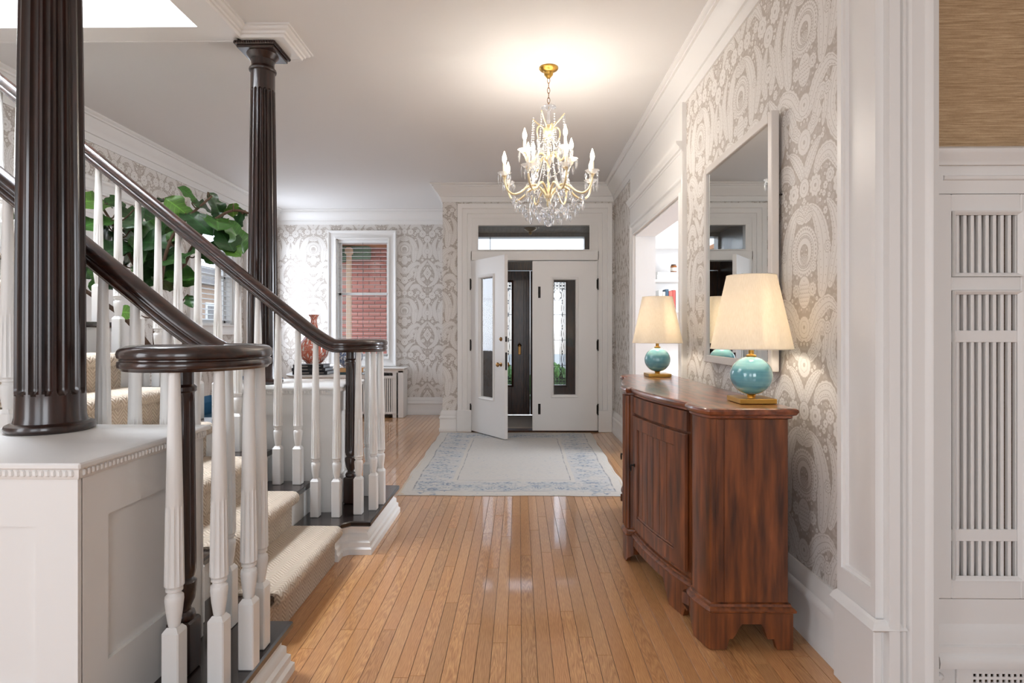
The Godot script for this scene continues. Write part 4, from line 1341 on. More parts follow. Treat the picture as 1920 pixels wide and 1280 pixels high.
func wall_mirror() -> void:
	var mr := thing("wall_mirror", W(WR - 0.02, 1.05, 3.03), "rectangular wall mirror in a pale grey frame above the sideboard", "mirror")
	var d0 := 2.585
	var d1 := 3.53
	var y0 := 1.045
	var y1 := 2.215
	var mb := MB.new()
	var f := 0.042
	var xa := WR - 0.052
	var xb := WR - 0.018
	for r in [[d0, d0 + f, y0, y1], [d1 - f, d1, y0, y1], [d0 + f, d1 - f, y0, y0 + f], [d0 + f, d1 - f, y1 - f, y1]]:
		bx(mb, xa, xb, r[2], r[3], r[0], r[1], 0.003)
	part(mr, "frame", mb, mat(c8(214, 208, 202), 0.4))
	mb = MB.new()
	bx(mb, xa + 0.012, xb - 0.006, y0 + f * 0.6, y1 - f * 0.6, d0 + f * 0.6, d1 - f * 0.6)
	part(mr, "glass", mb, M.mirror)
	mb = MB.new()
	mb.tube(PackedVector3Array([W(WR - 0.001, 1.84, d0 + 0.01), W(WR - 0.017, 1.84, d0 + 0.012), W(WR - 0.02, 1.86, d0 + 0.012)]), 0.004, 0.004, 6)
	part(mr, "hook", mb, M.iron)

# ---------------------------------------------------------------- chandelier
func chandelier() -> void:
	var o := W(0.205, 0, 3.98)
	var ch := thing("chandelier", W(0.205, CEIL, 3.98), "gilt crystal chandelier with lit candle bulbs hanging in the hall", "chandelier")
	var mb := MB.new()
	mb.lathe(lp([[0, CEIL - 0.001], [0.064, CEIL - 0.001], [0.066, CEIL - 0.008], [0.06, CEIL - 0.016], [0.046, CEIL - 0.024], [0.034, CEIL - 0.03], [0.03, CEIL - 0.04], [0.03, CEIL - 0.05], [0.02, CEIL - 0.062], [0.012, CEIL - 0.072], [0, CEIL - 0.073]]), 32, o)
	part(ch, "canopy", mb, M.brass)
	# chain of turned links
	var y := CEIL - 0.07
	var turn := false
	mb = MB.new()
	var lk := PackedVector3Array()
	for i in 14:
		var a := TAU * i / 14
		lk.append(Vector3(cos(a) * 0.009, sin(a) * 0.021, 0))
	mb.tube(lk, 0.0022, 0.0022, 6, true)
	var link := mb.mesh()
	while y > 2.79:
		inst(ch, "chain_link", link, M.old_brass, Transform3D(Basis(Vector3.UP, PI / 2 if turn else 0.0), o + Vector3(0, y - 0.018, 0) - ch.position))
		turn = not turn
		y -= 0.0345
	# glass stem and gilt core
	mb = MB.new()
	mb.lathe(lp([[0, 2.785], [0.01, 2.785], [0.03, 2.79], [0.05, 2.782], [0.054, 2.776], [0.03, 2.77], [0.012, 2.755], [0.01, 2.72], [0.014, 2.69], [0.008, 2.66], [0, 2.655]]), 24, o)
	part(ch, "glass_stem", mb, M.crystal)
	mb = MB.new()
	mb.lathe(lp([[0, 2.66], [0.014, 2.655], [0.018, 2.645], [0.034, 2.63], [0.04, 2.61], [0.034, 2.588], [0.016, 2.57], [0.01, 2.555], [0.008, 2.5], [0.012, 2.44], [0.028, 2.43], [0.03, 2.41], [0.012, 2.39], [0.008, 2.33], [0.008, 2.22], [0.024, 2.2], [0.034, 2.18], [0.034, 2.16], [0.02, 2.14], [0.012, 2.12], [0.016, 2.105], [0.008, 2.085], [0, 2.08]]), 24, o)
	part(ch, "core", mb, M.gilt)
	# arms
	var lower := [[0.02, 2.17], [0.06, 2.215], [0.105, 2.235], [0.155, 2.215], [0.205, 2.175], [0.255, 2.16], [0.295, 2.185], [0.315, 2.235], [0.318, 2.275]]
	var upper := [[0.02, 2.42], [0.05, 2.45], [0.085, 2.44], [0.115, 2.4], [0.15, 2.375], [0.18, 2.39], [0.195, 2.43]]
	var crown := [[0.02, 2.6], [0.05, 2.64], [0.075, 2.635], [0.085, 2.6], [0.075, 2.56]]
	var spire := [[0.015, 2.61], [0.05, 2.65], [0.085, 2.68], [0.12, 2.715]]
	var arm_mesh := func(pts: Array, r: float) -> ArrayMesh:
		var v := []
		for q in pts:
			v.append(Vector3(q[0], q[1] - CEIL, 0))
		var m := MB.new()
		m.tube(spline(v, 6), r, r * 0.8, 8)
		return m.mesh()
	var tiers := [[8, 0.31, arm_mesh.call(lower, 0.0088), 0.318, 2.275], [4, 0.55, arm_mesh.call(upper, 0.0088), 0.195, 2.43]]
	var bob := MB.new()
	bob.lathe(lp([[0, 0], [0.014, 0.0], [0.03, 0.006], [0.043, 0.02], [0.047, 0.022], [0.032, 0.012], [0.015, 0.006], [0, 0.006]]), 24, Vector3.ZERO, 0.6, func(a: float, i: int, r: float) -> float: return r * (1.0 + (0.05 * cos(a * 8) if i > 2 and i < 6 else 0.0)))
	var bob_m := bob.mesh()
	var cup := MB.new()
	cup.lathe(lp([[0, -0.02], [0.009, -0.018], [0.012, -0.004], [0.018, 0.0], [0, 0.001]]), 16)
	var cup_m := cup.mesh()
	var can := MB.new()
	can.lathe(lp([[0, 0.004], [0.0105, 0.004], [0.0105, 0.085], [0.008, 0.088], [0, 0.088]]), 16)
	var can_m := can.mesh()
	var blb := MB.new()
	blb.lathe(lp([[0, 0.088], [0.007, 0.088], [0.012, 0.1], [0.0155, 0.115], [0.014, 0.132], [0.008, 0.15], [0.003, 0.168], [0, 0.172]]), 16)
	var blb_m := blb.mesh()
	var drop := MB.new()
	drop.lathe(lp([[0, 0], [0.006, -0.006], [0.0145, -0.024], [0.0125, -0.036], [0.004, -0.054], [0, -0.058]]), 8, Vector3.ZERO, 0.99)
	var drop_m := drop.mesh()
	var spear := MB.new()
	spear.lathe(lp([[0, 0], [0.004, -0.004], [0.008, -0.03], [0.006, -0.045], [0, -0.075]]), 6, Vector3.ZERO, 0.99)
	var spear_m := spear.mesh()
	var flat_b := Basis.from_scale(Vector3(1, 1, 0.5))
	var hang := func(p: Vector3, m: Mesh, s: float) -> void:
		inst(ch, "crystal_drop", m, M.crystal, Transform3D((Basis(Vector3.UP, rng.randf() * TAU) * flat_b).scaled(Vector3.ONE * s), p))
	var beads := MB.new()
	var string := func(a: Vector3, b: Vector3, sag: float, n: int) -> void:
		for i in n:
			var f := (i + 0.5) / n
			var p := a.lerp(b, f) - Vector3(0, sag * 4 * f * (1 - f), 0)
			beads.lathe([Vector2(0, -0.0055), Vector2(0.0045, -0.0025), Vector2(0.0045, 0.0025), Vector2(0, 0.0055)], 6, p, 0.2)
	for t in tiers:
		var n: int = t[0]
		for i in n:
			var a: float = TAU * i / n + t[1]
			var bs := Basis(Vector3.UP, a)
			inst(ch, "arm", t[2], M.gilt, Transform3D(bs, Vector3.ZERO))
			var tip: Vector3 = bs * Vector3(t[3], t[4] - CEIL, 0)
			inst(ch, "candle_cup", cup_m, M.gilt, Transform3D(Basis(), tip))
			inst(ch, "bobeche", bob_m, M.frost, Transform3D(Basis(), tip + Vector3(0, 0.002, 0)))
			inst(ch, "candle", can_m, M.candle, Transform3D(Basis(), tip))
			inst(ch, "candle_bulb", blb_m, M.bulb_on, Transform3D(Basis(), tip))
			bulb(ch, tip + Vector3(0, 0.12, 0), 0.034, 0.012, c8(255, 246, 236))
			for k in 5:
				var e := tip + Vector3(cos(a + k * 1.257), 0, sin(a + k * 1.257)) * 0.043 + Vector3(0, 0.018, 0)
				hang.call(e - Vector3(0, 0.004, 0), spear_m if k % 2 == 0 else drop_m, rng.randf_range(0.85, 1.1))
			var b2: Basis = Basis(Vector3.UP, a + TAU / n)
			var tip2: Vector3 = b2 * Vector3(t[3], t[4] - CEIL, 0)
			if n == 8:
				string.call(bs * Vector3(0.255, 2.15 - CEIL, 0), b2 * Vector3(0.255, 2.15 - CEIL, 0), 0.06, 15)
				string.call(bs * Vector3(0.25, 2.15 - CEIL, 0), Vector3(0, 2.09 - CEIL, 0), 0.05, 17)
				string.call(bs * Vector3(0.02, 2.58 - CEIL, 0), bs * Vector3(0.18, 2.2 - CEIL, 0), 0.05, 30)
				hang.call(bs * Vector3(0.255, 2.148 - CEIL, 0), drop_m, 1.2)
				hang.call(bs * Vector3(0.16, 2.2 - CEIL, 0), drop_m, 1.05)
				hang.call(bs * Vector3(0.105, 2.1 - CEIL, 0.02), drop_m, 1.2)
				hang.call(bs * Vector3(0.15, 2.05 - CEIL, 0.03), drop_m, 1.1)
				hang.call(bs * Vector3(0.07, 2.04 - CEIL, 0.0), drop_m, 1.1)
				hang.call(b2 * Vector3(0.17, 2.09 - CEIL, 0.06), spear_m, 1.0)
				hang.call(b2 * Vector3(0.2, 2.13 - CEIL, 0.03), drop_m, 1.5)
				hang.call(b2 * Vector3(0.12, 2.3 - CEIL, 0.04), drop_m, 1.3)
				hang.call(b2 * Vector3(0.09, 2.5 - CEIL, 0.03), drop_m, 1.1)
				string.call(bs * Vector3(0.11, 2.7 - CEIL, 0), bs * Vector3(0.14, 2.36 - CEIL, 0.02), 0.03, 26)
				string.call(bs * Vector3(0.08, 2.56 - CEIL, 0), b2 * Vector3(0.08, 2.56 - CEIL, 0), 0.05, 9)
			else:
				string.call(bs * Vector3(0.12, 2.39 - CEIL, 0), b2 * Vector3(0.12, 2.39 - CEIL, 0), 0.07, 14)
				hang.call(bs * Vector3(0.15, 2.37 - CEIL, 0), drop_m, 1.0)
				hang.call(bs * Vector3(0.06, 2.42 - CEIL, 0.03), drop_m, 1.2)
	var crown_m: ArrayMesh = arm_mesh.call(crown, 0.0065)
	var spire_m: ArrayMesh = arm_mesh.call(spire, 0.0055)
	for i in 4:
		var bs := Basis(Vector3.UP, TAU * i / 4 + 0.3)
		inst(ch, "scroll", crown_m, M.gilt, Transform3D(bs, Vector3.ZERO))
		hang.call(bs * Vector3(0.082, 2.56 - CEIL, 0), drop_m, 1.0)
		var b3 := Basis(Vector3.UP, TAU * i / 4 + 1.1)
		inst(ch, "spire", spire_m, M.gilt, Transform3D(b3, Vector3.ZERO))
		hang.call(b3 * Vector3(0.12, 2.71 - CEIL, 0), spear_m, 1.1)
	for i in 5:
		hang.call(Vector3(cos(i * 1.26) * 0.03, 2.05 - CEIL, sin(i * 1.26) * 0.03), drop_m, 1.0)
	var ball := MB.new()
	ball.lathe(lp([[0, -0.024], [0.014, -0.019], [0.023, -0.007], [0.023, 0.007], [0.014, 0.019], [0, 0.024]]), 12, Vector3.ZERO, 0.99)
	inst(ch, "crystal_ball", ball.mesh(), M.crystal, Transform3D(Basis(), Vector3(0, 1.975 - CEIL, 0)))
	string.call(Vector3(0, 2.08 - CEIL, 0), Vector3(0, 2.0 - CEIL, 0), 0.0, 7)
	var bo := inst(ch, "bead_strings", beads.mesh(), M.frost)
	bo.set_meta("kind", "stuff")

# ---------------------------------------------------------------- rug
func rug() -> void:
	var w := 448
	var h := 680
	var cv := Canvas.new(w, h)
	cv.mirror = true
	var r := RandomNumberGenerator.new()
	r.seed = 77
	# 0 field, 1 border ground, 2 blue motif, 3 dark line, 4 ivory, 5 pale blue
	cv.fill(PackedVector2Array([Vector2(0, 0), Vector2(w, 0), Vector2(w, h), Vector2(0, h)]), 4)
	for q in [[24, 3], [27, 1], [98, 4], [106, 3], [108, 0]]:
		var e: float = q[0]
		cv.fill(PackedVector2Array([Vector2(e, e), Vector2(w - e, e), Vector2(w - e, h - e), Vector2(e, h - e)]), q[1])
	var motif := func(o: Vector2) -> void:
		cv.petals(o, 13, 7, 7, 5)
		cv.petals(o, 7, 3, 7, 2)
		cv.disc(o, 4, 4)
		for i in 6:
			var a := TAU * i / 6 + 0.4
			var d := Vector2.from_angle(a)
			cv.line(Canvas.curve([o + d * 17, o + d * 24 + d.orthogonal() * 7, o + d * 30 - d.orthogonal() * 3], 5), 2.6, 2)
			cv.disc(o + d * 28 + d.orthogonal() * 6, 3.2, 2, 8)
	var step := 52.0
	for i in 13:
		motif.call(Vector2(62, 36 + i * step * 0.98))
	for i in 8:
		for yy in [62.0, h - 62.0]:
			motif.call(Vector2(62 + i * 46.0, yy))
	for i in 900:
		var p := Vector2(r.randf() * w, r.randf() * h)
		var e := minf(minf(p.x, w - p.x), minf(p.y, h - p.y))
		if e > 30 and e < 96:
			cv.disc(p, r.randf_range(1.2, 3.0), 2 if r.randf() < 0.5 else 4, 6)
		elif e < 22 and i % 4 == 0:
			cv.disc(p, r.randf_range(1.0, 2.4), 5, 6)
		elif e > 112 and i % 3 == 0:
			var d := Vector2.from_angle(r.randf() * TAU) * r.randf_range(4, 12)
			cv.line(PackedVector2Array([p, p + d]), 1.6, 5)
	var im := cv.picture([c8(188, 185, 180), c8(176, 178, 179), c8(116, 128, 144), c8(122, 124, 128), c8(192, 187, 178), c8(162, 167, 172)])
	# wear: soft patches where the pile has faded to ivory
	var f := FastNoiseLite.new()
	f.seed = 15
	f.frequency = 0.035
	var g := FastNoiseLite.new()
	g.seed = 16
	g.frequency = 0.3
	for y in h:
		for x in w:
			var k := clampf(0.38 + f.get_noise_2d(x * 0.5, y) * 1.1 + g.get_noise_2d(x * 0.4, y) * 0.35, 0.0, 0.9)
			im.set_pixel(x, y, im.get_pixel(x, y).lerp(c8(190, 186, 179), k).lerp(c8(158, 156, 154), clampf(g.get_noise_2d(x * 0.3 + 500, y) * 0.5, 0, 0.3)))
	var rm := mat(Color.WHITE, 0.95, {"albedo_texture": ImageTexture.create_from_image(im), "rim_enabled": true, "rim": 0.2})
	var rg := thing("area_rug", W(-0.04, 0, 5.7), "faded ivory and blue oriental rug before the double doors", "rug")
	var mb := MB.new()
	var rows := []
	# wavy edges
	var x0 := -0.925
	var x1 := 0.835
	var nd := 40
	var nx := 26
	for i in nd + 1:
		var row := PackedVector3Array()
		var fy := 1.0 - float(i) / nd
		for j in nx + 1:
			var fx := float(j) / nx
			var edge := 0.006 * sin(fy * 17.0 + fx * 5.0) + 0.004 * sin(fy * 41.0)
			var edge2 := 0.006 * sin(fx * 13.0) + 0.003 * sin(fx * 37.0)
			var lift := 0.009 + 0.0012 * sin(fx * 9.0 + fy * 14.0)
			if j == 0 or j == nx or i == 0 or i == nd:
				lift = 0.002
			var xx := lerpf(x0 - 0.035 * fy, x1 + 0.04 * fy, fx) + edge * absf(fx - 0.5) * 2.0
			var dd := lerpf(4.31, 7.05, fy) + edge2 * absf(fy - 0.5) * 2.0
			row.append(W(xx, lift, dd))
		rows.append(row)
	mb.grid(rows, false, 0.3)
	part(rg, "pile", mb, rm)
	mb = MB.new()
	bx(mb, x0 + 0.004, x1 - 0.004, 0.0005, 0.004, 4.34, 7.04)
	part(rg, "backing", mb, mat(c8(190, 176, 156), 0.95))
	mb = MB.new()
	for i in 260:
		var fx := i / 259.0
		var xx := lerpf(x0 + 0.005, x1 - 0.005, fx)
		var d := 4.335 + 0.006 * sin(fx * 13.0)
		mb.tube(PackedVector3Array([W(xx, 0.003, d + 0.004), W(xx + rng.randf_range(-0.004, 0.004), 0.002, d - rng.randf_range(0.008, 0.02))]), 0.0013, 0.0008, 4)
	part(rg, "fringe", mb, mat(c8(214, 196, 170), 0.95)).set_meta("kind", "stuff")
# ---------------------------------------------------------------- radiator cover, round table and what stands on it
func radiator_and_table() -> void:
	var rc := thing("radiator_cover", W(-2.35, 0, 8.35), "white slatted radiator cover under the back window", "radiator cover")
	var x0 := -3.02
	var x1 := -1.66
	var d0 := 8.25
	var d1 := 8.555
	var h := 0.72
	var mb := MB.new()
	bx(mb, x0 - 0.02, x1 + 0.02, h - 0.022, h, d0 - 0.025, d1, 0.006)
	mb.sweep(prof([[0, 0], [0.006, 0], [0.016, 0.02], [0, 0.02]]), path3([[x0, h - 0.044, d1 - 0.01], [x0, h - 0.044, d0], [x1, h - 0.044, d0], [x1, h - 0.044, d1 - 0.01]]), Vector3.UP)
	part(rc, "top", mb, M.paint)
	mb = MB.new()
	bx(mb, x0, x0 + 0.02, 0, h - 0.022, d0, d1, 0.002)
	bx(mb, x1 - 0.02, x1, 0, h - 0.022, d0, d1, 0.002)
	part(rc, "end_panel", mb, M.paint)
	mb = MB.new()
	for r in [[x0 - 0.002, x0 + 0.075, 0.002, h - 0.024], [x1 - 0.075, x1 + 0.002, 0.002, h - 0.024], [x0, x1, h - 0.07, h - 0.022], [x0 + 0.1, x1 - 0.1, h - 0.155, h - 0.115], [x0 + 0.1, x1 - 0.1, 0.055, 0.085]]:
		bx(mb, r[0], r[1], r[2], r[3], d0 - 0.003, d0 + 0.018, 0.002)
	for x in [x0 + 0.1, x1 - 0.155]:
		bx(mb, x, x + 0.055, 0.0, h - 0.07, d0, d0 + 0.018, 0.002)
	part(rc, "frame", mb, M.paint)
	var sl := MB.new()
	sl.box(Vector3(-0.0095, 0.08, 0), Vector3(0.0095, h - 0.12, 0.012), 0.0015)
	var slm := sl.mesh()
	var n := 34
	for i in n:
		var x := lerpf(x0 + 0.17, x1 - 0.17, float(i) / (n - 1))
		inst(rc, "slat", slm, M.paint, Transform3D(Basis(), W(x, 0, d0 + 0.016) - rc.position))
	var rad := thing("radiator", W(-2.34, 0, 8.42), "grey cast-iron radiator inside the white slatted cover", "radiator")
	mb = MB.new()
	mb.tube(PackedVector3Array([Vector3(0, 0.03, -0.05), Vector3(0, 0.58, -0.05), Vector3(0, 0.61, 0), Vector3(0, 0.58, 0.05), Vector3(0, 0.03, 0.05), Vector3(0, 0.06, 0)]), 0.02, 0.02, 8)
	var col_m := mb.mesh()
	var iron := mat(c8(150, 148, 146), 0.5)
	for i in 20:
		inst(rad, "column", col_m, iron, Transform3D(Basis(), Vector3(-0.52 + i * 0.055, 0, 0)))
	# round table
	var td := 6.6
	var tx := -2.18
	var tt := thing("round_table", W(tx, 0, td), "white round side table in front of the radiator cover", "table")
	mb = MB.new()
	mb.lathe(lp([[0, 0.725], [0.44, 0.725], [0.45, 0.73], [0.452, 0.738], [0.462, 0.742], [0.466, 0.75], [0.462, 0.758], [0.45, 0.762], [0, 0.763]]), 64, W(tx, 0, td))
	part(tt, "table_top", mb, M.paint)
	mb = MB.new()
	mb.lathe(lp([[0, 0.726], [0.1, 0.72], [0.06, 0.66], [0.035, 0.55], [0.05, 0.42], [0.07, 0.34], [0.045, 0.24], [0.06, 0.14], [0.08, 0.1], [0, 0.09]]), 28, W(tx, 0, td))
	part(tt, "pedestal", mb, M.paint)
	for i in 3:
		mb = MB.new()
		var a := TAU * i / 3 + 0.5
		mb.tube(spline([W(tx + cos(a) * 0.05, 0.14, td + sin(a) * 0.05), W(tx + cos(a) * 0.16, 0.13, td + sin(a) * 0.16), W(tx + cos(a) * 0.3, 0.025, td + sin(a) * 0.3)], 6), 0.032, 0.018, 10)
		part(tt, "leg", mb, M.paint)
	# books
	var ty := 0.7635
	var bd := td - 0.2
	var k_y := ty
	var pages := mat(c8(224, 232, 238), 0.8)
	var spec := [[-0.01, 0.38, 0.038, c8(34, 34, 38), "black book at the bottom of the stack under the red vase", 0.02], [-0.02, 0.375, 0.034, c8(42, 42, 46), "black book in the middle of the stack under the red vase", -0.03], [-0.03, 0.33, 0.036, c8(26, 26, 28), "black book on top of the stack under the red vase", 0.04]]
	for q in spec:
		book_flat(W(-2.28 + q[0], k_y, bd), q[1], q[2], 0.25, q[3], pages, q[4], "books on the round table", q[5])
		k_y += q[2] + 0.0005
	var v1 := k_y
	vase("red_vase", W(-2.285, v1, bd - 0.01), "red and white painted porcelain bottle vase on black books", [[0, 0], [0.075, 0], [0.08, 0.012], [0.1, 0.03], [0.148, 0.09], [0.168, 0.16], [0.158, 0.225], [0.12, 0.28], [0.078, 0.33], [0.05, 0.385], [0.038, 0.44], [0.034, 0.49], [0.04, 0.52], [0.058, 0.545], [0.06, 0.55], [0.05, 0.548], [0.034, 0.525], [0.0, 0.52]], noise_tex(71, 0.03, [[0.0, c8(240, 232, 226)], [0.3, c8(236, 224, 216)], [0.34, c8(214, 120, 92)], [0.5, c8(202, 92, 70)], [0.62, c8(232, 190, 172)], [0.68, c8(208, 106, 82)], [1.0, c8(228, 150, 128)]], 512, 512, FastNoiseLite.TYPE_CELLULAR, 2))
	k_y = ty
	for q in [[0.3, 0.026, c8(60, 84, 92), "teal book at the bottom of the short stack under the blue vase", -0.05], [0.3, 0.042, c8(206, 160, 110), "tan book with white label under the blue vase", 0.03]]:
		book_flat(W(-1.86, k_y, bd - 0.0), q[0], q[1], 0.22, q[2], pages, q[3], "books on the round table", q[4])
		k_y += q[1] + 0.0005
	vase("blue_vase", W(-1.88, k_y, bd - 0.01), "round blue and white painted porcelain vase on two books", [[0, 0], [0.07, 0], [0.075, 0.01], [0.11, 0.04], [0.14, 0.1], [0.142, 0.15], [0.118, 0.21], [0.07, 0.245], [0.05, 0.258], [0.052, 0.275], [0.058, 0.28], [0.046, 0.278], [0.0, 0.26]], noise_tex(72, 0.03, [[0.0, c8(226, 232, 238)], [0.36, c8(222, 230, 236)], [0.4, c8(84, 112, 156)], [0.52, c8(46, 72, 122)], [0.6, c8(196, 208, 222)], [0.68, c8(72, 100, 148)], [1.0, c8(206, 216, 228)]], 512, 512, FastNoiseLite.TYPE_CELLULAR, 2))

func book_flat(at: Vector3, ln: float, th: float, dp: float, col: Color, pages: Material, label: String, group: String, turn: float) -> void:
	var b := thing("book", at, label, "book", group, turn)
	var mb := MB.new()
	var c := 0.003
	mb.box(Vector3(-ln / 2, 0, -dp / 2), Vector3(ln / 2, c, dp / 2), 0.001)
	mb.box(Vector3(-ln / 2, th - c, -dp / 2), Vector3(ln / 2, th, dp / 2), 0.001)
	mb.box(Vector3(-ln / 2, c, dp / 2 - c), Vector3(ln / 2, th - c, dp / 2), 0.001)
	inst(b, "cover", mb.mesh(), mat(col, 0.5))
	mb = MB.new()
	mb.box(Vector3(-ln / 2 + 0.004, c, -dp / 2 + 0.004), Vector3(ln / 2 - 0.004, th - c, dp / 2 - c))
	inst(b, "pages", mb.mesh(), pages)
	mb = MB.new()
	if col.get_luminance() < 0.3:
		mb.box(Vector3(-ln * 0.3, th * 0.35, dp / 2), Vector3(-ln * 0.02, th * 0.65, dp / 2 + 0.0006))
		mb.box(Vector3(ln * 0.25, th * 0.4, dp / 2), Vector3(ln * 0.4, th * 0.6, dp / 2 + 0.0006))
		inst(b, "spine_print", mb.mesh(), mat(c8(150, 142, 134), 0.6))
	else:
		mb.box(Vector3(-ln * 0.1, th * 0.15, dp / 2), Vector3(ln * 0.14, th * 0.85, dp / 2 + 0.0006))
		inst(b, "spine_label", mb.mesh(), mat(c8(240, 236, 228), 0.6))

func vase(called: String, at: Vector3, label: String, pr: Array, tex: Texture2D) -> void:
	var v := thing(called, at, label, "vase")
	var mb := MB.new()
	mb.lathe(lp(pr), 48, Vector3.ZERO, 0.5)
	var m := mat(Color.WHITE, 0.12, {"albedo_texture": tex, "uv1_scale": Vector3(1.6, 1.0, 1), "clearcoat_enabled": true, "clearcoat": 1.0, "clearcoat_roughness": 0.04})
	inst(v, "body", mb.mesh(), m)
	mb = MB.new()
	var r: float = pr[1][0]
	mb.lathe(lp([[0, 0.0005], [r + 0.002, 0.0005], [r + 0.004, 0.006], [r + 0.002, 0.012], [0, 0.012]]), 40)
	inst(v, "foot_ring", mb.mesh(), mat(c8(236, 232, 228), 0.2))

# ---------------------------------------------------------------- fiddle-leaf fig
func fig_leaf(kind: int) -> ArrayMesh:
	# local: the leaf hangs out along +x, its upper face towards +y; one unit long
	var mb := MB.new()
	var wd := [0.0, 0.16, 0.24, 0.25, 0.22, 0.27, 0.35, 0.38, 0.33, 0.2, 0.0]
	var rows := []
	var n := wd.size()
	for i in n:
		var f := float(i) / (n - 1)
		var row := PackedVector3Array()
		for j in 7:
			var s := (j - 3) / 3.0
			var wave := 0.045 * sin(f * 15.0 + kind * 2.0 + s * 3.0) * absf(s)
			var bend := -0.28 * f * f * (0.6 + 0.3 * kind)
			var fold := 0.1 * absf(s) * (1.0 if kind != 1 else 0.5)
			row.append(Vector3(f, bend + fold * wd[i] * 2.0 + wave, s * wd[i] * (1.0 + 0.06 * sin(f * 20.0 + kind))))
		rows.append(row)
	mb.grid(rows, false, -0.5)
	return mb.mesh()

